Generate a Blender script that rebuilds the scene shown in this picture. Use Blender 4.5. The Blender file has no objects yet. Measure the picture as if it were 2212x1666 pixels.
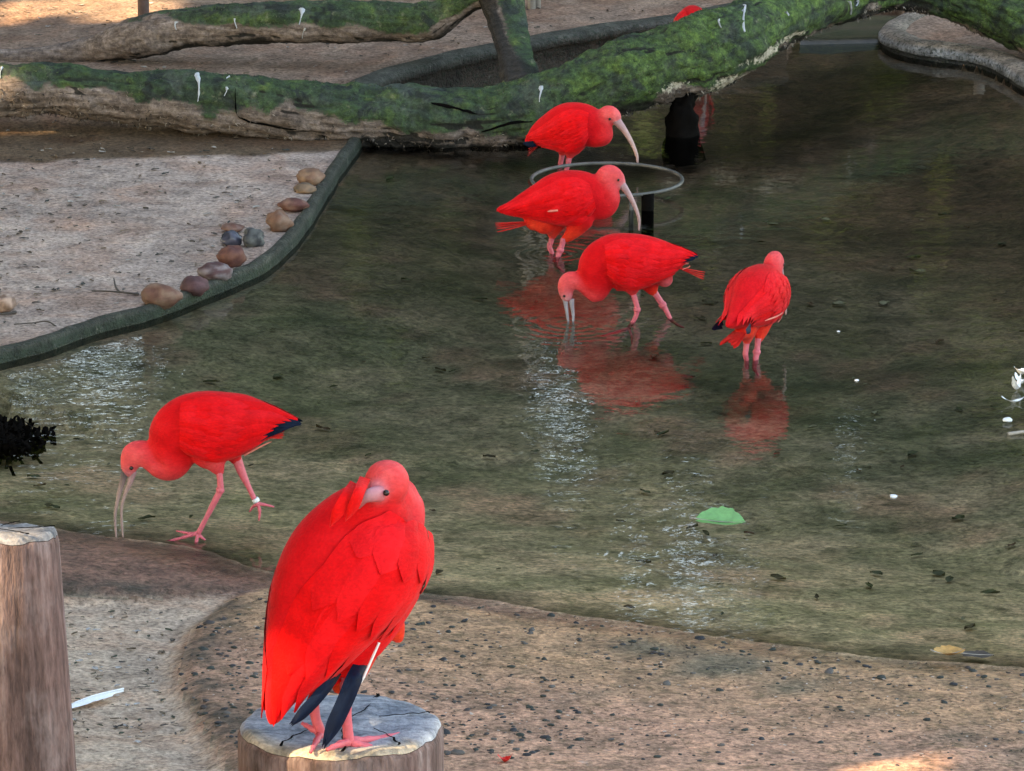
import bpy, bmesh, math, random
import numpy as np
from mathutils import Vector, Matrix, noise
from mathutils.bvhtree import BVHTree
R = math.radians
rnd = random.Random(7)
SC = bpy.context.scene
COL = SC.collection

# ------------------------------------------------------------------ camera, sky, sun, exposure
F, CU, CV = 12500.0, 1106.0, 833.0            # focal length and centre in pixels of a 2212 px wide view
CAMH, PITCH = 4.3, R(14.63)
CP, SP = math.cos(PITCH), math.sin(PITCH)
cam = bpy.data.objects.new('camera', bpy.data.cameras.new('camera'))
COL.objects.link(cam)
cam.location = (0, 0, CAMH)
cam.rotation_euler = (R(90) - PITCH, 0, 0)
cam.data.sensor_width = 36.0
cam.data.lens = 36.0 * F / 2212.0
cam.data.clip_start, cam.data.clip_end = 0.5, 1000
SC.camera = cam

SUN_EL, SUN_AZ = R(36), R(212)                # direction to the sun: azimuth counted from +X, anticlockwise
SDIR = Vector((math.cos(SUN_EL) * math.cos(SUN_AZ), math.cos(SUN_EL) * math.sin(SUN_AZ), math.sin(SUN_EL)))
world = bpy.data.worlds.new("World")
SC.world = world
world.use_nodes = True
wn = world.node_tree.nodes
sky = wn.new('ShaderNodeTexSky')
sky.sky_type = 'NISHITA'
sky.sun_disc = False
sky.sun_elevation = SUN_EL
sky.sun_rotation = R(90) - SUN_AZ
bg = wn['Background']
bg.inputs['Strength'].default_value = 0.15
world.node_tree.links.new(sky.outputs[0], bg.inputs[0])
sl = bpy.data.lights.new('sun', 'SUN')
sl.energy, sl.angle, sl.color = 3.6, R(0.5), (1.0, 0.86, 0.68)
sun = bpy.data.objects.new('sun', sl)
COL.objects.link(sun)
sun.rotation_euler = SDIR.to_track_quat('Z', 'Y').to_euler()
sun.location = SDIR * 40
SC.view_settings.view_transform = 'Standard'
SC.view_settings.look = 'None'
SC.view_settings.exposure = 2.6
SC.view_settings.use_white_balance = True
SC.view_settings.white_balance_temperature = 9300
SC.view_settings.white_balance_tint = 10
SC.view_settings.gamma = 1.0
SC.view_settings.use_curve_mapping = False
SC.render.engine = 'CYCLES'
SC.cycles.max_bounces = 8
SC.cycles.transparent_max_bounces = 12

# ------------------------------------------------------------------ helpers
def ray(u, v):
    a, b = (u - CU) / F, (CV - v) / F
    return Vector((a, CP + b * SP, -SP + b * CP))
def gp(u, v, z=0.0):
    d = ray(u, v)
    t = (z - CAMH) / d.z
    return Vector((d.x * t, d.y * t, z))
def at(u, v, Y):
    d = ray(u, v)
    t = Y / d.y
    return Vector((d.x * t, Y, CAMH + d.z * t))
def depth(p):
    return p.y * CP - (p.z - CAMH) * SP
def scl(p):
    return F / depth(p)                        # pixels per metre at p

def tag(o, label=None, cat=None, group=None, kind=None):
    if label: o['label'] = label
    if cat: o['category'] = cat
    if group: o['group'] = group
    if kind: o['kind'] = kind
    return o
def empty(name, loc, rz=0.0, label=None, cat=None, group=None):
    o = bpy.data.objects.new(name, None)
    o.empty_display_size = 0.1
    COL.objects.link(o)
    o.location = loc
    o.rotation_euler = (0, 0, rz)
    return tag(o, label, cat, group)
def link(name, me, m=None, parent=None, loc=None):
    if m is not None and not me.materials: me.materials.append(m)
    o = bpy.data.objects.new(name, me)
    COL.objects.link(o)
    if parent is not None: o.parent = parent
    if loc is not None: o.location = loc
    return o
class MB:
    """collects vertices, faces and a colour per vertex"""
    def __init__(s): s.v, s.f, s.c = [], [], []
    def grid(s, rows, cols=None, closed=False, cap=False):
        b, n = len(s.v), len(rows[0])
        for i, r in enumerate(rows):
            for j, p in enumerate(r):
                s.v.append(tuple(p))
                s.c.append(tuple(cols[i][j]) if cols else (1, 1, 1))
        for i in range(len(rows) - 1):
            for j in range(n if closed else n - 1):
                k = (j + 1) % n
                s.f.append((b + i * n + j, b + i * n + k, b + (i + 1) * n + k, b + (i + 1) * n + j))
        if cap:
            s.f.append(tuple(b + j for j in range(n))[::-1])
            s.f.append(tuple(b + (len(rows) - 1) * n + j for j in range(n)))
    def mesh(s, name, smooth=True, col=True):
        me = bpy.data.meshes.new(name)
        me.from_pydata(s.v, [], s.f)
        if col:
            at_ = me.color_attributes.new('Col', 'FLOAT_COLOR', 'POINT')
            arr = np.ones((len(s.v), 4), np.float32)
            arr[:, :3] = np.array(s.c, np.float32)
            at_.data.foreach_set('color', arr.ravel())
        if smooth: me.polygons.foreach_set('use_smooth', [True] * len(me.polygons))
        me.update()
        return me
    def build(s, name, m, parent=None, smooth=True, loc=None):
        return link(name, s.mesh(name, smooth), m, parent, loc)
def cr(pts, n):
    """Catmull-Rom through tuples, n steps per span"""
    P = [np.array(p, float) for p in pts]
    P = [2 * P[0] - P[1]] + P + [2 * P[-1] - P[-2]]
    out = []
    for i in range(1, len(P) - 2):
        for k in range(n):
            t = k / n
            a, b, c, d = P[i - 1], P[i], P[i + 1], P[i + 2]
            out.append(0.5 * (2 * b + (c - a) * t + (2 * a - 5 * b + 4 * c - d) * t * t + (3 * b - a - 3 * c + d) * t ** 3))
    out.append(P[-2])
    return out
def tube(mb, pts, rad, n=10, hint=(0, 1, 0), flat=1.0, col=(1, 1, 1), cap=True, wob=None):
    """pts: list of 3-vectors, rad: radius each; flat scales the radius along hint"""
    pts = [Vector(p) for p in pts]
    rows, cols = [], []
    for i, p in enumerate(pts):
        t = (pts[min(i + 1, len(pts) - 1)] - pts[max(i - 1, 0)]).normalized()
        h = Vector(hint)
        h = h - t * h.dot(t)
        if h.length < 1e-4: h = t.orthogonal()
        h.normalize()
        g = t.cross(h)
        r = rad[i] if hasattr(rad, '__len__') else rad
        row = []
        for j in range(n):
            a = 2 * math.pi * j / n
            d = h * math.cos(a) * flat + g * math.sin(a)
            q = p + d * r
            if wob: q += d * wob(q, i, a)
            row.append(q)
        rows.append(row)
        cols.append([col(i) if callable(col) else col] * n)
    mb.grid(rows, cols, closed=True, cap=cap)
def ball(mb, c, r, n=12, m=8, col=(1, 1, 1), rot=None):
    r = Vector((r, r, r)) if not hasattr(r, '__len__') else Vector(r)
    rows = []
    for i in range(m + 1):
        th = math.pi * (0.02 + 0.96 * i / m)
        row = []
        for j in range(n):
            d = Vector((math.sin(th) * math.cos(2 * math.pi * j / n) * r.x, math.sin(th) * math.sin(2 * math.pi * j / n) * r.y, math.cos(th) * r.z))
            if rot: d = rot @ d
            row.append(Vector(c) + d)
        rows.append(row[::-1])
    mb.grid(rows, [[col] * n] * (m + 1), closed=True, cap=True)

# ------------------------------------------------------------------ materials
class NT:
    def __init__(s, name):
        s.m = bpy.data.materials.new(name)
        s.m.use_nodes = True
        s.t = s.m.node_tree
        s.b = s.t.nodes['Principled BSDF']
        s.out = s.t.nodes['Material Output']
    def n(s, typ, **kw):
        x = s.t.nodes.new(typ)
        for k, v in kw.items():
            if k in x.inputs: x.inputs[k].default_value = v
            else: setattr(x, k, v)
        return x
    def l(s, a, b): s.t.links.new(a, b)
    def coord(s, scale=(1, 1, 1), which='Object'):
        tc = s.n('ShaderNodeTexCoord')
        mp = s.n('ShaderNodeMapping')
        mp.inputs['Scale'].default_value = scale
        s.l(tc.outputs[which], mp.inputs[0])
        return mp.outputs[0]
    def noise(s, vec, scale, detail=4, rough=0.6, dist=0.0):
        x = s.n('ShaderNodeTexNoise')
        x.inputs['Scale'].default_value, x.inputs['Detail'].default_value = scale, detail
        x.inputs['Roughness'].default_value, x.inputs['Distortion'].default_value = rough, dist
        s.l(vec, x.inputs['Vector'])
        return x.outputs['Fac']
    def vor(s, vec, scale, feature='F1', rand=1.0):
        x = s.n('ShaderNodeTexVoronoi')
        x.feature = feature
        x.inputs['Scale'].default_value = scale
        x.inputs['Randomness'].default_value = rand
        s.l(vec, x.inputs['Vector'])
        return x.outputs['Distance']
    def ramp(s, fac, stops, interp='LINEAR'):
        x = s.n('ShaderNodeValToRGB')
        x.color_ramp.interpolation = interp
        e = x.color_ramp.elements
        while len(e) < len(stops): e.new(0.5)
        for i, (p, c) in enumerate(stops):
            e[i].position = p
            e[i].color = (c, c, c, 1) if not hasattr(c, '__len__') else (*c, 1)
        s.l(fac, x.inputs[0])
        return x.outputs[0]
    def mix(s, fac, a, b, mode='MIX'):
        x = s.n('ShaderNodeMix')
        x.data_type = 'RGBA'
        x.blend_type = mode
        if hasattr(fac, 'node'): s.l(fac, x.inputs[0])
        else: x.inputs[0].default_value = fac
        for v, i in ((a, 6), (b, 7)):
            if hasattr(v, 'node'): s.l(v, x.inputs[i])
            else: x.inputs[i].default_value = (*v, 1)
        return x.outputs[2]
    def math(s, op, a, b=0.0, clamp=False):
        x = s.n('ShaderNodeMath')
        x.operation = op
        x.use_clamp = clamp
        for v, i in ((a, 0), (b, 1)):
            if hasattr(v, 'node'): s.l(v, x.inputs[i])
            else: x.inputs[i].default_value = v
        return x.outputs[0]
    def attr(s, name='Col'):
        x = s.n('ShaderNodeAttribute')
        x.attribute_name = name
        return x
    def bump(s, h, strength=0.5, dist=0.01, normal=None):
        x = s.n('ShaderNodeBump')
        x.inputs['Strength'].default_value, x.inputs['Distance'].default_value = strength, dist
        s.l(h, x.inputs['Height'])
        if normal: s.l(normal, x.inputs['Normal'])
        return x.outputs[0]
    def done(s, col=None, rough=0.7, normal=None, spec=0.4, **kw):
        if col is not None:
            if hasattr(col, 'node'): s.l(col, s.b.inputs['Base Color'])
            else: s.b.inputs['Base Color'].default_value = (*col, 1)
        if hasattr(rough, 'node'): s.l(rough, s.b.inputs['Roughness'])
        else: s.b.inputs['Roughness'].default_value = rough
        if normal: s.l(normal, s.b.inputs['Normal'])
        s.b.inputs['Specular IOR Level'].default_value = spec
        for k, v in kw.items(): s.b.inputs[k].default_value = v
        return s.m

def m_ground():
    t = NT('sandy_ground')
    v = t.coord()
    a = t.attr()
    n1 = t.noise(v, 9, 6, 0.65)
    n2 = t.noise(v, 70, 4, 0.7)
    n3 = t.noise(t.coord((1, 1, 1)), 26, 5, 0.7, 0.4)
    c = t.mix(1.0, a.outputs['Color'], t.ramp(n1, [(0.3, (0.58, 0.57, 0.57)), (0.52, (1, 1, 1)), (0.72, (1.3, 1.27, 1.22))]), 'MULTIPLY')
    c = t.mix(t.ramp(t.noise(v, 3.3, 5, 0.7, 0.5), [(0.45, 0), (0.62, 0.55)]), c, t.mix(1.0, c, (0.85, 0.62, 0.52), 'MULTIPLY'))
    c = t.mix(1.0, c, t.ramp(n2, [(0.32, 0.42), (0.48, 1.0), (0.66, 1.5)]), 'MULTIPLY')
    c = t.mix(t.ramp(n3, [(0.57, 0.0), (0.66, 0.7)]), c, t.mix(1.0, c, (0.45, 0.42, 0.40), 'MULTIPLY'))
    c = t.mix(t.ramp(t.noise(v, 34, 3, 0.5), [(0.70, 0.0), (0.76, 0.6)]), c, (0.06, 0.065, 0.05))
    h = t.math('ADD', t.math('MULTIPLY', n2, 0.4), n1)
    return t.done(c, 0.9, t.bump(h, 0.9, 0.02), 0.2)
def m_slab():
    t = NT('wet_pond_concrete')
    v = t.coord()
    a = t.attr()
    dry_ = a.outputs['Alpha']
    n1 = t.noise(v, 7, 6, 0.7, 0.3)
    n2 = t.noise(v, 60, 4, 0.7)
    n4 = t.noise(v, 19, 5, 0.7, 0.6)
    c = t.mix(1.0, a.outputs['Color'], t.ramp(n1, [(0.3, (0.45, 0.47, 0.46)), (0.5, (1, 1, 1)), (0.72, (1.4, 1.35, 1.3))]), 'MULTIPLY')
    c = t.mix(1.0, c, t.ramp(n4, [(0.32, (0.5, 0.55, 0.48)), (0.5, (1, 1, 1)), (0.7, (1.25, 1.22, 1.2))]), 'MULTIPLY')
    c = t.mix(1.0, c, t.ramp(n2, [(0.34, 0.45), (0.5, 1.0), (0.66, 1.5)]), 'MULTIPLY')
    n5 = t.noise(t.coord((1.1, 1, 1)), 11, 6, 0.8, 0.8)
    c = t.mix(t.ramp(n5, [(0.56, 0), (0.64, 0.75)]), c, t.mix(1.0, c, (0.34, 0.38, 0.32), 'MULTIPLY'))
    c = t.mix(t.ramp(n5, [(0.30, 0.6), (0.38, 0)]), c, t.mix(1.0, c, (1.5, 1.45, 1.4), 'MULTIPLY'))
    wetp = t.math('SUBTRACT', 1.0, dry_)
    big = t.ramp(t.noise(t.coord((1, 1.6, 1)), 1.7, 5, 0.65, 0.6), [(0.36, (0.55, 0.64, 0.55)), (0.48, (0.95, 1.0, 0.92)), (0.60, (1.25, 1.2, 1.15))])
    c = t.mix(wetp, c, t.mix(1.0, c, big, 'MULTIPLY'))
    # pale lime and dropping stains on the dry slab
    st = t.ramp(t.noise(v, 4.6, 5, 0.7, 0.8), [(0.66, 0.0), (0.75, 0.5)])
    c = t.mix(t.math('MULTIPLY', st, dry_), c, (0.42, 0.42, 0.41))
    rough = t.math('ADD', 0.28, t.math('MULTIPLY', t.math('POWER', dry_, 2.0), 0.55))
    return t.done(c, rough, t.bump(t.math('ADD', n1, t.math('MULTIPLY', n2, 0.5)), 0.9, 0.022), 0.35)
def m_curb():
    t = NT('mossy_concrete')
    v = t.coord()
    a = t.attr()
    n1 = t.noise(v, 12, 6, 0.7)
    n2 = t.noise(v, 80, 3, 0.7)
    c = t.mix(1.0, a.outputs['Color'], t.ramp(n1, [(0.3, 0.35), (0.5, 1.0), (0.70, 1.9)]), 'MULTIPLY')
    c = t.mix(t.ramp(n2, [(0.50, 0), (0.62, 0.8)]), c, (0.022, 0.034, 0.02))
    c = t.mix(t.ramp(t.noise(v, 30, 4, 0.7), [(0.62, 0), (0.70, 0.6)]), c, (0.19, 0.18, 0.15))
    return t.done(c, 0.75, t.bump(t.math('ADD', n1, n2), 0.9, 0.02), 0.35)
def m_bark():
    t = NT('mossy_bark')
    v = t.coord()
    a = t.attr()
    n1 = t.noise(v, 10, 6, 0.7, 0.5)
    n2 = t.noise(v, 48, 6, 0.8)
    n3 = t.noise(t.coord((0.5, 3, 3)), 14, 5, 0.7)
    moss = t.ramp(n1, [(0.27, (0.012, 0.017, 0.014)), (0.40, (0.026, 0.042, 0.027)), (0.54, (0.036, 0.066, 0.028)), (0.66, (0.07, 0.11, 0.032)), (0.78, (0.17, 0.17, 0.08))])
    moss = t.mix(t.ramp(t.noise(v, 26, 4, 0.7), [(0.60, 0), (0.72, 0.7)]), moss, (0.17, 0.17, 0.11))
    moss = t.mix(t.ramp(t.noise(v, 5.5, 4, 0.6, 0.8), [(0.52, 0), (0.62, 0.6)]), moss, (0.062, 0.075, 0.066))
    moss = t.mix(t.ramp(t.noise(v, 8.5, 4, 0.65, 1.0), [(0.53, 0), (0.61, 0.85)]), moss, (0.018, 0.023, 0.023))
    sx = t.n('ShaderNodeSeparateXYZ')
    t.l(v, sx.inputs[0])
    bri = t.ramp(sx.outputs[0], [(0.0, 0.0), (0.35, 0.6)])
    moss = t.mix(t.math('MULTIPLY', bri, t.ramp(n1, [(0.40, 0), (0.58, 1)])), moss, t.ramp(n2, [(0.35, (0.03, 0.065, 0.018)), (0.6, (0.085, 0.15, 0.032))]))
    bark = t.ramp(n3, [(0.28, (0.045, 0.035, 0.03)), (0.48, (0.145, 0.112, 0.095)), (0.7, (0.27, 0.22, 0.195))])
    sep = t.n('ShaderNodeSeparateColor')
    t.l(a.outputs['Color'], sep.inputs[0])
    f = t.ramp(t.math('ADD', sep.outputs[0], t.math('MULTIPLY', t.math('SUBTRACT', n2, 0.5), 1.1)), [(0.40, 0), (0.58, 1)])
    c = t.mix(f, bark, moss)
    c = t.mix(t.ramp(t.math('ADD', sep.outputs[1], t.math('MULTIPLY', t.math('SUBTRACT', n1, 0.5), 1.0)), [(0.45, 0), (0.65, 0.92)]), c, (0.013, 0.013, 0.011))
    c = t.mix(t.ramp(t.math('ADD', sep.outputs[2], t.math('MULTIPLY', t.math('SUBTRACT', n2, 0.5), 1.4)), [(0.5, 0), (0.62, 1)]), c, (0.38, 0.34, 0.27))
    c = t.mix(1.0, c, t.ramp(n2, [(0.3, 0.35), (0.5, 1.0), (0.72, 1.9)]), 'MULTIPLY')
    h = t.math('ADD', t.math('MULTIPLY', n2, 0.6), t.math('ADD', n1, t.math('MULTIPLY', n3, 0.6)))
    return t.done(c, 0.85, t.bump(h, 0.8, 0.014), 0.25)
def m_post():
    t = NT('weathered_wood')
    v = t.coord((1, 1, 0.07))
    a = t.attr()
    n1 = t.noise(v, 26, 6, 0.7)
    n2 = t.noise(t.coord((1, 1, 0.25)), 110, 3, 0.7)
    n3 = t.noise(t.coord((1, 1, 0.6)), 14, 4, 0.6)
    c = t.ramp(n1, [(0.28, (0.022, 0.015, 0.014)), (0.42, (0.075, 0.048, 0.044)), (0.54, (0.15, 0.098, 0.09)), (0.66, (0.23, 0.17, 0.16)), (0.8, (0.36, 0.32, 0.32))])
    c = t.mix(t.ramp(n3, [(0.48, 0), (0.68, 0.55)]), c, (0.25, 0.21, 0.21))
    c = t.mix(1.0, c, t.ramp(n2, [(0.3, 0.6), (0.5, 1), (0.7, 1.3)]), 'MULTIPLY')
    c = t.mix(1.0, c, a.outputs['Color'], 'MULTIPLY')
    return t.done(c, 0.8, t.bump(t.math('ADD', n1, n2), 0.7, 0.006), 0.25)
def m_post_top():
    t = NT('weathered_end_grain')
    v = t.coord()
    a = t.attr()
    w = t.n('ShaderNodeTexWave')
    w.wave_type = 'RINGS'
    w.rings_direction = 'Z'
    for k, x in (('Scale', 13.0), ('Distortion', 3.0), ('Detail', 4.0), ('Detail Scale', 2.0)): w.inputs[k].default_value = x
    t.l(v, w.inputs['Vector'])
    n1 = t.noise(t.coord((1, 3, 1)), 9, 6, 0.7, 0.6)
    n2 = t.noise(v, 120, 3, 0.7)
    c = t.ramp(n1, [(0.3, (0.07, 0.085, 0.10)), (0.42, (0.19, 0.20, 0.21)), (0.55, (0.36, 0.35, 0.34)), (0.7, (0.52, 0.50, 0.47))])
    c = t.mix(0.12, c, t.ramp(w.outputs['Color'], [(0.2, (0.16, 0.15, 0.14)), (0.6, (0.42, 0.40, 0.38))]))
    c = t.mix(1.0, c, t.ramp(n2, [(0.3, 0.65), (0.5, 1), (0.7, 1.25)]), 'MULTIPLY')
    c = t.mix(1.0, c, a.outputs['Color'], 'MULTIPLY')
    return t.done(c, 0.75, t.bump(t.math('ADD', n1, n2), 0.6, 0.005), 0.3)
def m_plumage():
    t = NT('scarlet_plumage')
    a = t.attr()
    v = t.coord()
    n1 = t.noise(v, 26, 4, 0.6)
    n2 = t.noise(t.coord((0.5, 1, 1)), 220, 3, 0.6)
    c = t.mix(1.0, a.outputs['Color'], t.ramp(n1, [(0.3, (0.84, 0.82, 0.85)), (0.5, (1, 1, 1)), (0.7, (1.08, 1.5, 1.4))]), 'MULTIPLY')
    c = t.mix(1.0, c, t.ramp(n2, [(0.34, 0.90), (0.66, 1.07)]), 'MULTIPLY')
    return t.done(c, 0.62, t.bump(t.math('ADD', n2, n1), 0.35, 0.004), 0.06, **{'Sheen Weight': 0.05, 'Sheen Roughness': 0.5})
def m_simple(name, col, rough=0.7, var=0.3, scale=40, spec=0.4, bump=0.3, use_attr=False, bdist=0.004):
    t = NT(name)
    v = t.coord()
    n = t.noise(v, scale, 5, 0.65)
    base = t.attr().outputs['Color'] if use_attr else t.mix(0.0, col, col)
    c = t.mix(1.0, base, t.ramp(n, [(0.28, 1 - var), (0.5, 1.0), (0.72, 1 + var)]), 'MULTIPLY')
    return t.done(c, rough, t.bump(n, bump, bdist), spec)
def m_water():
    t = NT('pond_water')
    v = t.coord()
    big = t.ramp(t.noise(v, 0.8, 2, 0.5), [(0.42, 0.0), (0.62, 1.0)])
    r1 = t.noise(t.coord((0.8, 1.0, 1)), 11, 3, 0.55, 0.4)
    r2 = t.noise(t.coord((0.7, 1.0, 1)), 24, 2, 0.5, 0.3)
    h = t.math('ADD', t.math('MULTIPLY', r1, 1.0), t.math('MULTIPLY', r2, t.math('ADD', 0.06, t.math('MULTIPLY', big, 0.34))))
    sep = t.n('ShaderNodeSeparateXYZ')
    t.l(v, sep.inputs[0])
    for (u_, v_, amp) in ((1372, 692, 0.9), (1440, 690, 0.7), (1232, 700, 0.9), (1205, 550, 0.9), (1629, 776, 0.9), (1205, 366, 0.5), (530, 1140, 0.5), (250, 1160, 0.6)):
        c_ = gp(u_, v_)
        dx, dy = t.math('SUBTRACT', sep.outputs[0], c_.x), t.math('SUBTRACT', sep.outputs[1], c_.y)
        d_ = t.math('SQRT', t.math('ADD', t.math('MULTIPLY', dx, dx), t.math('MULTIPLY', dy, dy)))
        w_ = t.math('MULTIPLY', t.math('SINE', t.math('MULTIPLY', d_, 140.0)), t.math('MULTIPLY', t.math('EXPONENT', t.math('MULTIPLY', d_, -9.0)), amp * 0.55))
        h = t.math('ADD', h, w_)
    nrm = t.bump(h, 1.0, 0.0016)
    fr = t.n('ShaderNodeFresnel')
    fr.inputs['IOR'].default_value = 1.33
    t.l(nrm, fr.inputs['Normal'])
    tr = t.n('ShaderNodeBsdfTransparent')
    tr.inputs['Color'].default_value = (0.80, 0.83, 0.76, 1)
    gl = t.n('ShaderNodeBsdfGlossy')
    gl.inputs['Roughness'].default_value = 0.012
    t.l(nrm, gl.inputs['Normal'])
    mx = t.n('ShaderNodeMixShader')
    t.l(fr.outputs[0], mx.inputs[0])
    t.l(tr.outputs[0], mx.inputs[1])
    t.l(gl.outputs[0], mx.inputs[2])
    t.l(mx.outputs[0], t.out.inputs['Surface'])
    return t.m
def m_leaf(name, c1, c2, c3):
    t = NT(name)
    a = t.attr()
    sep = t.n('ShaderNodeSeparateColor')
    t.l(a.outputs['Color'], sep.inputs[0])
    c = t.ramp(sep.outputs[0], [(0.0, c1), (0.6, c2), (1.0, c3)])
    return t.done(c, 0.6, None, 0.3)
M = dict(ground=m_ground(), slab=m_slab(), curb=m_curb(), bark=m_bark(), post=m_post(), end=m_post_top(), plume=m_plumage(), water=m_water(),
         leg=m_simple('pink_leg_skin', (0.62, 0.12, 0.16), 0.5, 0.15, 120, 0.4),
         bill=m_simple('horn_bill', (0, 0, 0), 0.45, 0.15, 60, 0.4, 0.2, True),
         eye=m_simple('dark_eye', (0.006, 0.005, 0.005), 0.15, 0.0, 40, 0.5, 0.0),
         black=m_simple('blue_black_feather', (0.0016, 0.008, 0.026), 0.6, 0.3, 60, 0.12),
         band=m_simple('white_plastic', (0.7, 0.74, 0.78), 0.4, 0.05, 40),
         stone=m_simple('river_stone', (0, 0, 0), 0.7, 0.4, 24, 0.35, 0.5, True, 0.006),
         wetstone=m_simple('wet_slate', (0, 0, 0), 0.25, 0.3, 30, 0.5, 0.3, True),
         metal=m_simple('dull_pipe', (0.085, 0.085, 0.078), 0.5, 0.45, 30, 0.4, 0.4),
         darkwood=m_simple('rotten_wet_wood', (0.003, 0.0024, 0.0020), 0.7, 0.4, 30, 0.03, 0.6),
         pebble=m_simple('pebbles', (0, 0, 0), 0.6, 0.3, 90, 0.4, 0.3, True),
         twig=m_simple('dry_twig', (0.055, 0.045, 0.038), 0.8, 0.3, 60),
         white=m_simple('dry_dropping', (0.40, 0.43, 0.46), 0.85, 0.15, 90, 0.2, 0.4),
         feather=m_simple('white_feather', (0.72, 0.76, 0.80), 0.6, 0.1, 200, 0.3),
         petal=m_simple('red_petal', (0.7, 0.02, 0.015), 0.5, 0.1, 90),
         leaf=m_simple('waxy_green_leaf', (0.12, 0.34, 0.10), 0.3, 0.25, 50, 0.5),
         dryleaf=m_simple('dry_leaf', (0.45, 0.25, 0.08), 0.65, 0.35, 60),
         palewood=m_simple('pale_post', (0.33, 0.30, 0.26), 0.8, 0.35, 30),
         redwood=m_simple('brown_post', (0.10, 0.06, 0.05), 0.8, 0.35, 30),
         trunk=m_simple('tree_bark', (0.10, 0.08, 0.06), 0.9, 0.4, 6, 0.2, 0.6, False, 0.05),
         crown=m_leaf('tree_leaves', (0.014, 0.020, 0.010), (0.05, 0.075, 0.022), (0.20, 0.26, 0.04)),
         litter=m_simple('wet_litter', (0, 0, 0), 0.6, 0.3, 60, 0.3, 0.3, True))

# ------------------------------------------------------------------ ground, pond floor and slab: one height field
Z0 = lambda pts: [gp(u, v) for u, v in pts]
far_top = [(850, 165), (1000, 125), (1150, 95), (1300, 68), (1450, 48), (1600, 20), (1700, 4)]
left_shore = [(-700, 960), (-150, 830), (0, 787), (100, 760), (200, 725), (330, 690), (430, 652), (520, 615), (590, 578), (640, 530), (680, 475), (710, 425), (745, 370), (778, 322), (800, 290), (815, 262)]
far_w = [Vector((p.x, p.y, 0)) for p in (gp(u, v, 0.15) for u, v in far_top)]
sill = [(1738, 30), (1850, 26), (1960, 24)]
spit = [(2040, 36), (1990, 46), (1940, 66), (1910, 86), (1905, 100),  (1940, 118), (2010, 132), (2090, 142), (2140, 156), (2180, 178), (2212, 197), (2300, 240), (2420, 300), (2600, 420)]
near_shore = [(2800, 1500), (2400, 1462), (2212, 1440), (2000, 1430), (1800, 1408), (1500, 1366), (1200, 1322), (1050, 1296), (890, 1276), (700, 1256), (560, 1230), (450, 1192), (300, 1166), (120, 1142), (0, 1124), (-150, 1100), (-700, 1000)]
pond = Z0(left_shore) + far_w + Z0(sill) + Z0(spit) + Z0(near_shore)
POND = np.array([(p.x, p.y) for p in pond])
NEAR = np.array([(p.x, p.y) for p in Z0(near_shore)])
sandpoly = np.array([(p.x, p.y) for p in Z0([(-700, 1345), (60, 1325), (130, 1312), (300, 1310), (440, 1300), (505, 1292), (470, 1330), (420, 1385), (395, 1440), (385, 1500), (395, 1575), (425, 1640), (470, 1740), (560, 1900), (-900, 1900)])])
ledgepoly = np.array([(p.x, p.y) for p in Z0([(-700, 1050), (120, 1142), (300, 1166), (450, 1192), (560, 1230), (700, 1256), (620, 1275), (520, 1300), (440, 1306), (300, 1316), (130, 1318), (-700, 1352)])])

def sdist(x, y, poly, closed=True):
    """distance to a polyline and, when closed, the sign (negative inside)"""
    d = np.full(x.shape, 1e9)
    ins = np.zeros(x.shape, bool)
    n = len(poly)
    for i in range(n if closed else n - 1):
        ax, ay = poly[i]
        bx, by = poly[(i + 1) % n]
        ex, ey = bx - ax, by - ay
        t = np.clip(((x - ax) * ex + (y - ay) * ey) / (ex * ex + ey * ey + 1e-12), 0, 1)
        d = np.minimum(d, (x - ax - t * ex) ** 2 + (y - ay - t * ey) ** 2)
        if closed and abs(ey) > 1e-12:
            c = ((ay > y) != (by > y)) & (x < ex * (y - ay) / ey + ax)
            ins ^= c
    d = np.sqrt(d)
    return np.where(ins, -d, d) if closed else d
def sstep(a, b, x):
    t = np.clip((x - a) / (b - a), 0, 1)
    return t * t * (3 - 2 * t)
def wob(x, y, k, s):
    return (np.sin(x * 7.1 * k + s) * np.cos(y * 5.3 * k + 1.7 * s) + 0.5 * np.sin(x * 15.7 * k + y * 11.3 * k + s) + 0.35 * np.sin(x * 31.0 * k - y * 27.0 * k + 2.1 * s)) / 1.85
def fields(x, y):
    sd = sdist(x, y, POND)
    sn = sdist(x, y, NEAR, False)
    land = sd > 0
    x_ = x
    nearside = sn < np.abs(sd) + 0.004                       # the closest bank is the near slab
    dn = np.where(land, sn, -sn)
    # bank sand: low on the left, higher beyond the log
    hb = 0.031 + 0.109 * sstep(19.75, 20.35, y) * (1 - sstep(1.0, 1.25, x) * sstep(22.6, 22.2, y)) + 0.02 * sstep(1.0, 1.3, x) + 0.006 * wob(x, y, 1.0, 0.3)
    hs = np.where(dn > 0, 0.085 * dn, 0.10 * dn) + 0.0045 * wob(x, y, 1.6, 2.0) * (0.35 + 0.65 * sstep(0, 0.3, np.abs(dn)))
    hs = np.minimum(hs, 0.22)
    sp = sdist(x, y, sandpoly)
    hs = np.where(dn > 0, np.maximum(hs - 0.035 * sstep(0.05, -0.05, sp), 0.012 * sstep(0, .15, dn)), hs)
    rim = -0.022 - 0.10 * sstep(0.0, 0.9, np.where(land, 0.0, -sd)) + 0.008 * wob(x, y, 0.8, 4.0) * sstep(0.05, 0.4, -sd)
    floor = np.where(land & ~nearside, -0.022, np.maximum(hs, rim))
    floor = np.where(nearside | (~land & (sn < 1.2)), np.where(land, hs, np.maximum(hs, -0.13 + 0.01 * wob(x, y, 0.8, 4.0))), floor)
    h = np.where(land & (nearside | (sd > 0.022)), np.where(nearside, hs, hb), floor)
    return h, sd, dn, nearside, sp, land
def Hz(x, y):
    return float(fields(np.array([x]), np.array([y]))[0][0])

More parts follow.
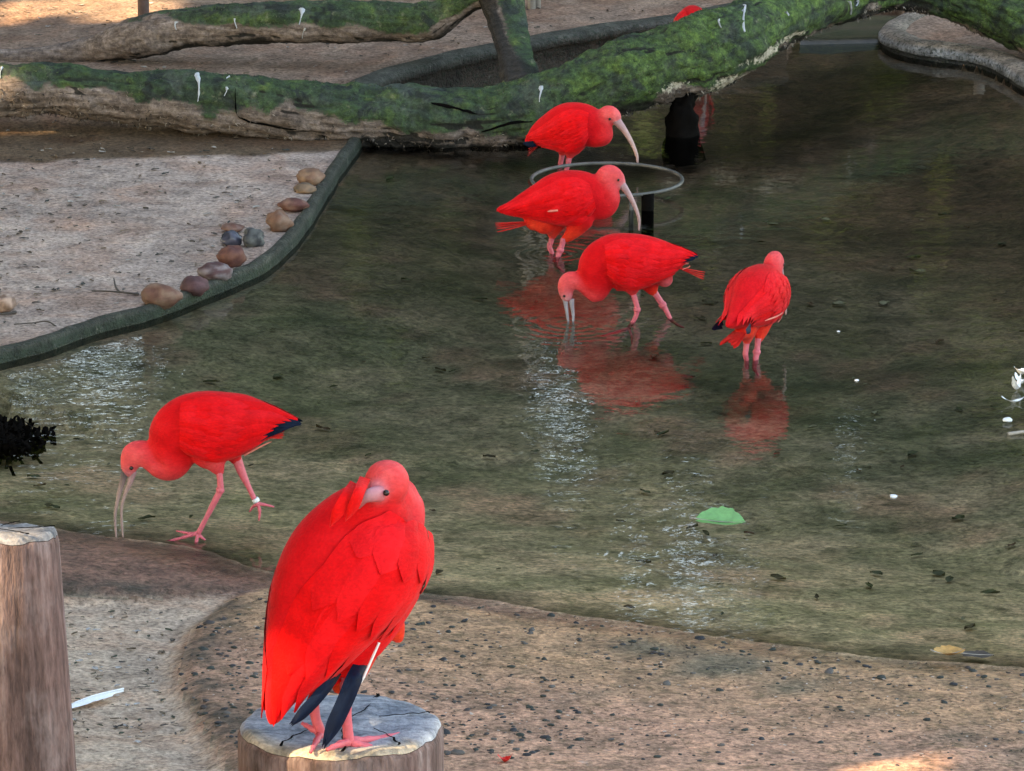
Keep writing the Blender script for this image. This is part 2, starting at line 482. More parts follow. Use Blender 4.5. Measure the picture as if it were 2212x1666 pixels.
def axis(parts):
    out = []
    for a, b, s in parts: out += list(np.arange(a, b, s))
    return np.array(out)
def build_ground():
    xs = axis([(-120, -20, 20), (-20, -4, 2), (-4, -2.7, 0.1), (-2.7, 2.7, 0.022), (2.7, 4, 0.1), (4, 20, 2), (20, 121, 20)])
    ys = axis([(-60, 0, 20), (0, 11, 1), (11, 12.4, 0.1), (12.4, 15.2, 0.018), (15.2, 19.2, 0.03), (19.2, 23.4, 0.026), (23.4, 26, 0.1), (26, 50, 2), (50, 200, 25)])
    X, Y = np.meshgrid(xs, ys)
    h, sd, dn, near, sp, land = fields(X, Y)
    w = lambda k, s: wob(X, Y, k, s)
    # colours: pale sand, brown soil beyond, log shade painted as a dark strip
    pale, brown, log_shade = np.array((0.385, 0.302, 0.256)), np.array((0.26, 0.18, 0.135)), np.array((0.12, 0.08, 0.05))
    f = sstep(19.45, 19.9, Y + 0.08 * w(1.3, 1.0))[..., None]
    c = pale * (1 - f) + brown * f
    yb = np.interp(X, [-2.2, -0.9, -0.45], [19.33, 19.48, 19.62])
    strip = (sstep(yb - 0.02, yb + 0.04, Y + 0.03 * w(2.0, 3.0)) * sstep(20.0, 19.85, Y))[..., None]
    c = c * (1 - strip) + log_shade * strip
    g = (0.5 + 0.5 * w(0.6, 5.0))[..., None]
    c = c * (0.88 + 0.2 * g)
    sandn = np.array((0.45, 0.345, 0.265))
    tan, red = np.array((0.40, 0.233, 0.135)), np.array((0.20, 0.105, 0.075))
    pink = np.array((0.475, 0.262, 0.175))
    t2 = sstep(0.45, 1.0, dn + 0.18 * w(0.7, 2.0))[..., None]
    slab = tan * (1 - t2) + pink * t2
    lp = sdist(X, Y, ledgepoly)
    fl = sstep(0.03, -0.03, lp + 0.03 * w(2.2, 1.0))[..., None]
    slab = slab * (1 - fl) + red * fl
    lipm = (sstep(0.14, 0.07, dn + 0.02 * w(2, 0)) * sstep(0.5, -0.4, X))[..., None] * (1 - fl)
    slab = slab * (1 - lipm) + np.array((0.20, 0.125, 0.10)) * lipm
    wet = sstep(0.16, 0.02, dn + 0.05 * w(1.1, 5.5))[..., None]
    slab = slab * (1 - 0.45 * wet)
    # darker where the slab edge rolls down to the sand, and in a few damp patches
    edge = (sstep(0.16, 0.0, np.abs(sp - 0.04)) * sstep(0.12, 0.4, dn) * (X < 0) * (0.45 + 0.55 * sstep(-0.3, 0.4, w(2.4, 9.0))))[..., None] * 0.9
    slab = slab * (1 - edge) + np.array((0.065, 0.055, 0.042)) * edge
    pat = (sstep(0.25, 0.8, w(0.55, 6.2)) * sstep(0.05, 0.25, dn) * sstep(1.3, .6, dn))[..., None] * 0.75 * (1 - fl)
    slab = slab * (1 - pat) + np.array((0.10, 0.10, 0.07)) * pat
    fs = sstep(0.02, -0.03, sp)[..., None]
    slab = slab * (1 - fs) + sandn * fs
    # under water: algae and silt, dark far reflections painted in as brown
    al1, al2, al3 = np.array((0.25, 0.195, 0.145)), np.array((0.15, 0.14, 0.092)), np.array((0.25, 0.155, 0.12))
    k1, k2 = sstep(-0.5, 0.5, w(0.5, 1.3))[..., None], sstep(0.1, 0.7, w(0.75, 8.0))[..., None]
    al = al1 * (1 - k1) + al2 * k1
    al = al * (1 - k2) + al3 * k2
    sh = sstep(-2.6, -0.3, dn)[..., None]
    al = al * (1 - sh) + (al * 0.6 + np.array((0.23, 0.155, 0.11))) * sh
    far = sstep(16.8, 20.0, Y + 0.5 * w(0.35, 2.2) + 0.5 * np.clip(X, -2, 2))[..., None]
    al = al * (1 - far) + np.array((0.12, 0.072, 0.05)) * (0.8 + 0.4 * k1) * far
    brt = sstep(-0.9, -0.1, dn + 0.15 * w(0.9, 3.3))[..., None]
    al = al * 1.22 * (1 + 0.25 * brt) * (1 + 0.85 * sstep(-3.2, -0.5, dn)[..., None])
    fu = sstep(0.10, -0.28, dn + 0.04 * w(1.8, 7.0))[..., None]
    fu = fu * (1 - 0.75 * fl * sstep(-0.25, -0.1, dn)[..., None])
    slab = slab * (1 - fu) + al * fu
    V = np.stack([X, Y, h], -1).reshape(-1, 3)
    nx, ny = len(xs), len(ys)
    I = np.arange(nx * ny).reshape(ny, nx)
    Q = np.stack([I[:-1, :-1], I[:-1, 1:], I[1:, 1:], I[1:, :-1]], -1).reshape(-1, 4)
    def fm(a): return a.reshape(-1)[Q].mean(1)
    sdf, dnf, spf = fm(sd), fm(dn), fm(sp)
    isnear = fm(near.astype(float)) > 0.5
    infloor = sdf < 0
    slabz = (isnear & ~infloor & (spf > 0)) | (infloor & isnear & (dnf > -0.25))
    sandnear = isnear & ~infloor & ~(spf > 0)
    bank = ~infloor & ~isnear & (sdf > 0.010)
    floor = ((sdf < 0.03) & ~isnear) | (infloor & ~(dnf > -0.25))
    def sub(name, mask, colr, m, alpha=None):
        q = Q[mask]
        used, inv = np.unique(q, return_inverse=True)
        me = bpy.data.meshes.new(name)
        me.vertices.add(len(used))
        me.vertices.foreach_set('co', V[used].astype(np.float32).ravel())
        me.loops.add(len(q) * 4)
        me.loops.foreach_set('vertex_index', inv.ravel().astype(np.int32))
        me.polygons.add(len(q))
        me.polygons.foreach_set('loop_start', np.arange(0, len(q) * 4, 4, dtype=np.int32))
        me.polygons.foreach_set('loop_total', np.full(len(q), 4, np.int32))
        me.polygons.foreach_set('use_smooth', np.ones(len(q), bool))
        me.update(calc_edges=True)
        at_ = me.color_attributes.new('Col', 'FLOAT_COLOR', 'POINT')
        arr = np.ones((len(used), 4), np.float32)
        arr[:, :3] = colr.reshape(-1, 3)[used]
        if alpha is not None: arr[:, 3] = alpha.reshape(-1)[used]
        at_.data.foreach_set('color', arr.ravel())
        return tag(link(name, me, m), kind='structure')
    dry = sstep(0.0, 0.30, dn) * (1 - fs[..., 0])
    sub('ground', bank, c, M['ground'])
    sub('near_sand', sandnear, slab, M['ground'])
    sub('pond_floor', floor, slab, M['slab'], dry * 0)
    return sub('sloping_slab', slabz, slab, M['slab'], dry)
slab_obj = build_ground()

def build_water():
    xs = np.linspace(-5, 5, 3)
    mb = MB()
    mb.grid([[(x, y, 0.0) for x in (-4.5, 4.5)] for y in (13.2, 23.5)])
    tag(mb.build('pond_water', M['water']), kind='structure')
build_water()

# ------------------------------------------------------------------ concrete edging
def edging(name, line, profile, colf, m=None, n=6, label=None):
    """line: ground points; profile: (offset to the land side, z) pairs swept along it"""
    pts = [Vector((p[0], p[1], 0)) for p in cr([(p.x, p.y) for p in line], n)]
    mb = MB()
    rows, cols = [], []
    for i, p in enumerate(pts):
        t = (pts[min(i + 1, len(pts) - 1)] - pts[max(i - 1, 0)]).normalized()
        nl = Vector((-t.y, t.x, 0))
        w_ = 0.006 * noise.noise(p * 6)
        rows.append([p + nl * (o + w_) + Vector((0, 0, z + 0.005 * noise.noise(p * 9 + Vector((z * 30, 0, 0))))) for o, z in profile])
        cols.append([colf(o, z, p) for o, z in profile])
    mb.grid(rows, cols)
    o = mb.build(name, m or M['curb'])
    return tag(o, kind='structure')
def curb_col(o, z, p):
    k = 0.5 + 0.5 * noise.noise(p * 3)
    if z < -0.01: return (0.10, 0.078, 0.05)
    if z < 0.03: return (0.016 + 0.012 * k, 0.027 + 0.014 * k, 0.021)
    return (0.024 + 0.045 * k, 0.028 + 0.04 * k, 0.021 + 0.03 * k)
prof = [(0.004, -0.2), (0.001, -0.02), (0.0, 0.004), (0.001, 0.022), (0.003, 0.035), (0.009, 0.041), (0.022, 0.043), (0.034, 0.042), (0.040, 0.036), (0.042, 0.0)]
edging('pond_curb', Z0(left_shore), prof, curb_col)
edging('pond_curb', Z0([(2600, 420), (2660, 700), (2730, 1100), (2800, 1500)]), prof, curb_col)
def wall_col(o, z, p):
    k = noise.noise(Vector((p.x * 7, p.y * 2, 0)))
    if z < 0.128: return (0.050 + 0.05 * max(k, 0), 0.036 + 0.04 * max(k, 0), 0.026 + 0.03 * max(k, 0))
    return (0.06 + 0.05 * max(k, 0), 0.06 + 0.05 * max(k, 0), 0.048 + 0.04 * max(k, 0))
profw = [(0.004, -0.2), (0.001, -0.02), (0.0, 0.002), (-0.002, 0.05), (0.0, 0.12), (-0.012, 0.124), (-0.012, 0.150), (0.0, 0.160), (0.07, 0.163), (0.10, 0.150), (0.11, 0.05)]
edging('far_retaining_wall', [Z0(left_shore)[-2] + Vector((-.02, 0.03, 0))] + far_w, profw, wall_col)
def spit_col(o, z, p):
    k = 0.5 + 0.5 * noise.noise(p * 4)
    if z < -0.01: return (0.07, 0.05, 0.036)
    if z < 0.018: return (0.05, 0.052, 0.05)
    if z < 0.05: return (0.22 + 0.12 * k, 0.23 + 0.12 * k, 0.24 + 0.12 * k)
    return (0.22 + 0.12 * k, 0.18 + 0.10 * k, 0.145 + 0.08 * k)
profs = [(0.004, -0.2), (0.001, -0.02), (0.0, 0.002), (-0.004, 0.016), (-0.012, 0.020), (-0.010, 0.042), (0.0, 0.056), (0.03, 0.064), (0.06, 0.065), (0.09, 0.058), (0.11, 0.0)]
sp_line = Z0(spit)
edging('spit_edging', sp_line, profs, spit_col)
# wet sill below the arch of the log
mb = MB()
A, B, C_, D = gp(1725, 103), gp(1915, 98), gp(2010, 40), gp(1760, 40)
rows, cols = [], []
for i in range(10):
    t = i / 9
    l, r_ = A.lerp(D, t), B.lerp(C_, t)
    rows.append([l.lerp(r_, k / 12) + Vector((0, 0, (-0.05 if i == 0 else 0.012 + 0.008 * noise.noise(l.lerp(r_, k / 12) * 8)))) for k in range(13)])
    cols.append([(0.030 + 0.02 * rnd.random(), 0.036 + 0.02 * rnd.random(), 0.028)] * 13)
mb.grid(rows, cols)
tag(mb.build('stone_sill', M['wetstone']), kind='structure')

# ------------------------------------------------------------------ fallen log and forked limb
def log_mesh(stations, n_seg, n_ring, mossf, seed, amp=1.0):
    S = cr(stations, n_seg)
    mb = MB()
    rows, cols = [], []
    C3, Rr = [], []
    for u, vt, vb, Y in S:
        c = at(u, (vt + vb) / 2, Y)
        C3.append(c)
        Rr.append((vb - vt) / 2 / scl(c))
    for i, c in enumerate(C3):
        t = (C3[min(i + 1, len(C3) - 1)] - C3[max(i - 1, 0)]).normalized()
        up = Vector((0, 0, 1))
        up = (up - t * up.dot(t)).normalized() if abs(t.z) < 0.8 else (Vector((1, 0, 0)) - t * t.x).normalized()
        sd = t.cross(up).normalized()
        r = Rr[i] * (abs(math.sqrt(max(0.05, 1 - t.z * t.z))) if abs(t.z) < 0.8 else 1)
        row, crow = [], []
        for j in range(n_ring):
            a = 2 * math.pi * j / n_ring
            d = up * math.cos(a) + sd * math.sin(a)
            q = c + d * r
            s = Vector((q.x * 1.0, q.y, q.z)) * 1.0
            b = 0.16 * noise.noise(s * 4 + Vector((seed, 0, 0))) + 0.10 * noise.noise(s * 11) + 0.07 * noise.noise(s * 27) + 0.05 * noise.noise(s * 70)
            fur = noise.noise(Vector((S[i][0] * 0.006 + seed, math.cos(a) * 3.5, math.sin(a) * 3.5)))
            b += -0.10 * max(0, 0.16 - abs(fur)) / 0.16 + 0.02 * noise.noise(s * 60)
            q = c + d * r * (1 + amp * b)
            row.append(q)
            crow.append(mossf(S[i][0], math.cos(a), q, fur))
        rows.append(row)
        cols.append(crow)
    mb.grid(rows, cols, closed=True, cap=True)
    return mb.mesh('log')
log_st = [(-160, 150, 262, 19.85), (0, 143, 257, 19.85), (130, 140, 251, 19.85), (300, 148, 268, 19.84), (500, 158, 294, 19.83), (700, 180, 318, 19.83), (850, 186, 326, 19.84), (1000, 193, 332, 19.85), (1090, 184, 330, 19.86), (1180, 155, 318, 19.89), (1250, 122, 292, 19.93), (1330, 88, 250, 19.97), (1420, 64, 218, 20.03), (1500, 36, 202, 20.10), (1570, 14, 172, 20.2), (1650, -18, 122, 20.42), (1740, -52, 76, 20.7), (1830, -78, 42, 21.0), (1920, -92, 26, 21.2), (2010, -86, 32, 21.3), (2100, -60, 64, 21.25), (2212, -20, 112, 21.1), (2330, 40, 170, 20.9)]
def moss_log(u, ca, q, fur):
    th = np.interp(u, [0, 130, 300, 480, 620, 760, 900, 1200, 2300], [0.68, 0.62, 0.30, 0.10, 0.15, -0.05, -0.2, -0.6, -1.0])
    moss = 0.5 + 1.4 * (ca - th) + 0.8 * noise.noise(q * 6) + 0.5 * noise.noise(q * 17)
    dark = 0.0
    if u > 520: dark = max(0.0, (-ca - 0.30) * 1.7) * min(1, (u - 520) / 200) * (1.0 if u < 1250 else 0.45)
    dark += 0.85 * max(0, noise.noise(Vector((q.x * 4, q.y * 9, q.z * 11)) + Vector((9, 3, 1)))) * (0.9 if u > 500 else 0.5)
    if abs(fur) < 0.05: dark += 0.5
    pale = 0.0
    for (pu, pc, pw) in ((1590, -0.35, 75), (1530, -0.75, 70), (1420, -0.5, 50), (1660, -0.45, 60)):
        pale = max(pale, 0.78 - abs(u - pu) / pw * 0.5 - abs(ca - pc) * 1.5)
    return (min(1, max(0, moss)), min(1, dark), max(0, pale))
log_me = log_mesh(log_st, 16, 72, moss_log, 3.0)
fl = empty('fallen_log', at(1000, 325, 19.85), 0, 'long thick fallen log covered in green moss arching over the far side of the pond', 'log')
bpy.context.view_layer.update()
def child(o, parent):
    o.parent = parent
    o.matrix_parent_inverse = Matrix.Translation(-parent.location) if parent.rotation_euler.z == 0 else parent.matrix_basis.inverted()
    return o
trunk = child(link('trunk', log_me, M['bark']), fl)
limb_st = [(-140, 118, 150, 20.62), (-40, 110, 148, 20.62), (60, 104, 146, 20.62), (140, 94, 144, 20.62), (190, 82, 141, 20.62), (230, 66, 137, 20.6), (280, 42, 134, 20.58), (340, 24, 122, 20.56), (400, 16, 106, 20.54), (500, 8, 99, 20.52), (620, 4, 94, 20.5), (740, 3, 92, 20.5), (850, 4, 93, 20.5), (930, 0, 90, 20.48), (985, -22, 52, 20.46), (1030, -50, 26, 20.44), (1085, -80, 10, 20.42)]
def moss_limb(u, ca, q, fur):
    th = np.interp(u, [150, 330, 395, 460, 620, 1000], [1.3, 1.05, 0.6, 0.15, 0.05, -0.35])
    moss = 0.5 + 1.4 * (ca - th) + 0.5 * noise.noise(q * 10)
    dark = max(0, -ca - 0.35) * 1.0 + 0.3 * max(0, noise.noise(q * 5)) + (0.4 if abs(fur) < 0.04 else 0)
    return (min(1, max(0, moss)), min(1, dark), 0)
limb = empty('mossy_limb', at(640, 93, 20.5), 0, 'forked mossy limb lying behind the log, its stub leg dropping onto the log', 'branch')
child(link('branch', log_mesh(limb_st, 14, 56, moss_limb, 11.0), M['bark']), limb)
S = cr([(1066, -60, 54, 20.43), (1082, -10, 50, 20.4), (1093, 30, 44, 20.33), (1105, 80, 39, 20.2), (1117, 130, 38, 20.05), (1128, 178, 44, 19.93)], 12)
mb = MB()
rows, cols = [], []
for u, v, r, Y in S:
    c = at(u, v, Y)
    rr = r / scl(c)
    row, crow = [], []
    for j in range(40):
        a = 2 * math.pi * j / 40
        q = c + Vector((math.cos(a), math.sin(a), 0)) * rr
        f = noise.noise(Vector((math.cos(a) * 3, math.sin(a) * 3, q.z * 2)))
        q = c + Vector((math.cos(a), math.sin(a) * 0.9, 0)) * rr * (1 + 0.16 * f + 0.07 * noise.noise(q * 24))
        row.append(q)
        left = -math.cos(a)
        crow.append((0.62 - 0.9 * left - 0.6 * max(0, v - 90) / 80, min(1, max(0, 0.42 + 0.85 * left + max(0, v - 90) / 60) * 0.9), 0))
    rows.append(row)
    cols.append(crow)
mb.grid(rows, cols, closed=True, cap=True)
child(mb.build('leg', M['bark']), limb)
# dark stub under the log that goes into the water
mb = MB()
st0 = gp(1475, 268)
pts = [at(1482, 150, 20.08), at(1480, 200, 20.05), at(1474, 232, 20.0), at(1472, 262, 19.98), Vector((st0.x, 19.97, -0.1))]
tube(mb, cr([tuple(p) for p in pts], 6), list(np.interp(np.linspace(0, 4, 25), [0, 1, 2, 3, 4], [0.075, 0.052, 0.036, 0.050, 0.075])), 20, (1, 0, 0), wob=lambda q, i, a: 0.022 * noise.noise(Vector((math.cos(a) * 2, math.sin(a) * 2, q.z * 9))) + 0.012 * noise.noise(q * 40))
child(mb.build('stub', M['darkwood']), fl)
LOGB = BVHTree.FromPolygons([v.co for v in log_me.vertices], [tuple(p.vertices) for p in log_me.polygons])
limb_me = limb.children[0].data
LIMBB = BVHTree.FromPolygons([v.co for v in limb_me.vertices], [tuple(p.vertices) for p in limb_me.polygons])
def splat(tree, parent, u, v, w, h, seed):
    """a thin dried dropping that runs down the bark"""
    r_ = random.Random(seed)
    rows = []
    for i in range(7):
        t = i / 6
        row = []
        for j in (-1, -0.4, 0.4, 1):
            ww = w * 0.75 * (1.0 if t < 0.25 else 0.45 - 0.25 * t) * (0.5 + 1.0 * r_.random())
            hit = tree.ray_cast(Vector((0, 0, CAMH)), ray(u + j * ww + 3 * math.sin(t * 3 + seed), v + t * h).normalized())
            if hit[0] is None: return
            row.append(hit[0] + hit[1] * (0.006 if abs(j) < 0.9 else -0.002))
        rows.append(row)
    mb = MB()
    mb.grid(rows)
    child(mb.build('dropping', M['white']), parent)
for i, (u, v, w, h) in enumerate([(427, 160, 9, 58), (487, 190, 5, 18), (1168, 187, 7, 34), (1608, 12, 5, 58), (1555, 42, 4, 18), (1700, 25, 4, 10), (1835, 2, 4, 28), (1850, 1, 3, 12), (492, 166, 3, 5), (3, 146, 4, 24)]):
    splat(LOGB, fl, u, v, w, h, i)
for i, (u, v, w, h) in enumerate([(649, 20, 8, 34), (656, 60, 4, 22), (381, 47, 6, 16), (510, 40, 3, 20)]):
    splat(LIMBB, limb, u, v, w, h, 20 + i)
def mossy(c): return c[0] > 0.55 and c[1] < 0.28
def tufts(parent, me, n, seed, need, cols, ln, up=0.3, name='moss'):
    q = random.Random(seed)
    ca = me.color_attributes['Col'].data
    idx = [p.index for p in me.polygons]
    mb = MB()
    k = 0
    while k < n:
        p = me.polygons[q.choice(idx)]
        c = ca[p.vertices[0]].color
        k += 1
        if not need(c, p): continue
        vs = [me.vertices[i].co for i in p.vertices]
        a, b = q.random(), q.random()
        o = vs[0] * (1 - a) * (1 - b) + vs[1] * a * (1 - b) + vs[2] * a * b + vs[3] * (1 - a) * b if len(vs) == 4 else vs[0]
        col = q.choice(cols)
        for _ in range(2):
            d = (p.normal * q.uniform(0.2, 0.8) + Vector((q.gauss(0, 1), q.gauss(0, 1), q.gauss(0, 1) + up)) * 0.6).normalized() * ln * q.uniform(0.5, 1.4)
            w_ = d.orthogonal().normalized() * ln * 0.22
            b0 = len(mb.v)
            mb.v += [tuple(o - w_ - p.normal * 0.002), tuple(o + w_ - p.normal * 0.002), tuple(o + d)]
            mb.c += [col] * 3
            mb.f.append((b0, b0 + 1, b0 + 2))
    o = child(mb.build(name, M['litter'], smooth=False), parent)
    return tag(o, kind='stuff')
MOSSC = [(0.02, 0.036, 0.018), (0.035, 0.07, 0.022), (0.06, 0.11, 0.028), (0.12, 0.14, 0.06), (0.018, 0.022, 0.02), (0.10, 0.095, 0.065)]
tufts(fl, log_me, 9000, 31, lambda c, p: mossy(c) and noise.noise(p.center * 5) > -0.1, MOSSC, 0.009)
tufts(limb, limb_me, 3000, 32, lambda c, p: mossy(c) and noise.noise(p.center * 5) > -0.1, MOSSC, 0.008)
tufts(fl, log_me, 9000, 33, lambda c, p: c[0] <= 0.5 and p.normal.z < 0.3, [(0.05, 0.04, 0.035), (0.16, 0.125, 0.10), (0.28, 0.24, 0.20), (0.015, 0.013, 0.012)], 0.013, -0.3, 'bark_flakes')
# open cracks in the log
def crack(parent, tree, pts, w):
    rows = []
    P = cr(pts, 6)
    for i, (u, v) in enumerate(P):
        k = math.sin(math.pi * min(0.97, max(0.03, i / (len(P) - 1)))) ** 0.5
        row = []
        for j in (-1, 0, 1):
            hit = tree.ray_cast(Vector((0, 0, CAMH)), ray(u + j * w * k * 0.6, v + j * w * k).normalized())
            if hit[0] is None: return
            row.append(hit[0] + hit[1] * (0.004 if j else 0.003))
        rows.append(row)
    mb = MB()
    mb.grid(rows)
    child(mb.build('crack', M['darkwood']), parent)
crack(fl, LOGB, [(508, 192), (509, 215), (512, 246), (530, 260), (570, 270), (640, 280)], 3.0)
crack(fl, LOGB, [(932, 224), (960, 229), (990, 236), (1032, 247)], 4.0)
crack(fl, LOGB, [(1040, 285), (1100, 268), (1150, 262)], 2.5)

# ------------------------------------------------------------------ wooden posts
def stump(name, u, v, Y, rpx, lean, seed, label, flare=0.12, tilt=(0, 0), topcol=None, split=(-2.2, -0.9, 0.3, -1.5, 1.2)):
    c = at(u, v, Y)
    r = rpx / scl(c)
    zb = 0.02
    root = empty(name, (c.x + lean[0], c.y + lean[1], zb), 0, label, 'stump')
    n = 64
    H = c.z - zb
    rows, cols = [], []
    rr = random.Random(seed)
    cracks = [rr.random() * 6.28 for _ in range(9)]
    def ringat(z, k, shrink=1.0):
        row = []
        for j in range(n):
            a = 2 * math.pi * j / n
            d = Vector((math.cos(a), math.sin(a), 0))
            w_ = 1 + 0.03 * noise.noise(d * 1.5 + Vector((seed, 0, 0))) + 0.02 * noise.noise(Vector((d.x * 7, d.y * 7, z * 0.8 + seed)))
            for ca in cracks:
                da = abs((a - ca + math.pi) % (2 * math.pi) - math.pi)
                w_ -= 0.035 * max(0, 1 - da / 0.06)
            rad = r * (1 + flare * (1 - k)) * w_ * shrink
            q = Vector((c.x, c.y, 0)) + Vector((lean[0], lean[1], 0)) * (1 - k) + d * rad
            q.z = z + (d.x * tilt[0] + d.y * tilt[1]) * rad * k + 0.006 * noise.noise(Vector((d.x * 4, d.y * 4, seed + 5)) * shrink)
            row.append(q - Vector((c.x + lean[0], c.y + lean[1], zb)))
        return row
    for i in range(30):
        k = i / 29
        z = zb + (H - 0.012) * k
        rows.append(ringat(z, k))
        cols.append([(1, 1, 1)] * n)
    mb = MB()
    rows.append(ringat(c.z - 0.004, 1, 0.975))
    cols.append([(1.1, 1.05, 1)] * n)
    mb.grid(rows, cols, closed=True)
    mb.f.append(tuple(range(n))[::-1])
    mb.build('trunk', M['post'], root)
    mb = MB()
    rows = [ringat(c.z + dz, 1, s) for s, dz in ((0.976, -0.003), (0.955, 0.003), (0.92, 0.006), (0.75, 0.008), (0.5, 0.006), (0.25, 0.007), (0.02, 0.006))]
    mb.grid(rows, [[topcol(s, 2 * math.pi * j / n) if topcol else (1, 1, 1) for j in range(n)] for s in range(7)], closed=True, cap=False)
    mb.f.append(tuple(len(mb.v) - n + j for j in range(n)))
    mb.build('cut_top', M['end'], root)
    o3 = Vector((c.x + lean[0], c.y + lean[1], zb))
    for k, a in enumerate(split):
        mb = MB()
        rows = []
        a0, r0 = a + rr.uniform(-0.4, 0.4), rr.uniform(0.1, 0.45)
        for i in range(12):
            t = i / 11
            rad = r * (r0 + (0.955 - r0) * t)
            aa = a0 + (a - a0) * t + 0.022 * math.sin(i * 1.9 + k)
            ww = (0.0006 + 0.0020 * t) * (0.6 + 0.8 * rr.random())
            d, tn = Vector((math.cos(aa), math.sin(aa), 0)), Vector((-math.sin(aa), math.cos(aa), 0))
            z = c.z + 0.0105 + (d.x * tilt[0] + d.y * tilt[1]) * rad
            rows.append([Vector((c.x, c.y, z - (0.001 if j == 0 else 0))) + d * rad + tn * ww * j - o3 for j in (-1, 0, 1)])
        mb.grid(rows)
        mb.build('crack', M['darkwood'], root)
    return root, c, r
def tc1(s, a):  # sunlit warm front rim and skylight blue painted into the top's tint
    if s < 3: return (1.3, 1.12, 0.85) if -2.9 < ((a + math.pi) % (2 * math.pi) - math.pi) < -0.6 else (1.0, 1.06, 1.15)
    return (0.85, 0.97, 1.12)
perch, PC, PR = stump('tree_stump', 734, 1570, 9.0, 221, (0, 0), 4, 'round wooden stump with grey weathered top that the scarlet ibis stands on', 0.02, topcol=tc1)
stump('tree_stump', -16, 1154, 8.7, 144, (0.075, -0.02), 9, 'tall brown weathered stump at the left edge of the picture', 0.22, (0.0, -0.16), lambda s, a: (0.72, 0.70, 0.70))

# ------------------------------------------------------------------ ibises
def to_local(ox, oy, k, anchor, base, yaw):
    """turns side-view measurements into the bird's own x (forward), y, z"""
    s = scl(base)
    th = math.atan2(CAMH - base.z, base.y)
    cp, sp_ = math.cos(th), math.sin(th)
    cy, sy = math.cos(yaw), math.sin(yaw)
    u0, v0 = anchor
    def L(cx, cy_, y=0.0):
        u, v = ox + cx * k, oy + cy_ * k
        X = (u - u0) / s
        x = (X + y * sy) / cy
        dY = x * sy + y * cy
        z = ((v0 - v) / s - dY * sp_) / cp
        return Vector((x, y, z))
    return L, k / s
RED, DRED, NECK, HEAD, FACE, VENT = (0.72, 0.0058, 0.0098), (0.55, 0.004, 0.008), (0.74, 0.072, 0.085), (0.76, 0.092, 0.10), (0.58, 0.22, 0.25), (0.76, 0.075, 0.03)
BODY = (0.62, 0.0055, 0.0105)
CK = dict(R=BODY, D=DRED, N=NECK, H=HEAD, F=FACE, V=VENT, O=(0.76, 0.045, 0.02))
def remesh(mb, voxel, smooth):
    me = mb.mesh('tmp', col=False)
    o = bpy.data.objects.new('tmp', me)
    COL.objects.link(o)
    a = o.modifiers.new('r', 'REMESH')
    a.mode, a.voxel_size = 'VOXEL', voxel
    b = o.modifiers.new('s', 'SMOOTH')
    b.factor, b.iterations = 0.5, smooth
    dg = bpy.context.evaluated_depsgraph_get()
    out = bpy.data.meshes.new_from_object(o.evaluated_get(dg))
    bpy.data.objects.remove(o)
    bpy.data.meshes.remove(me)
    return out
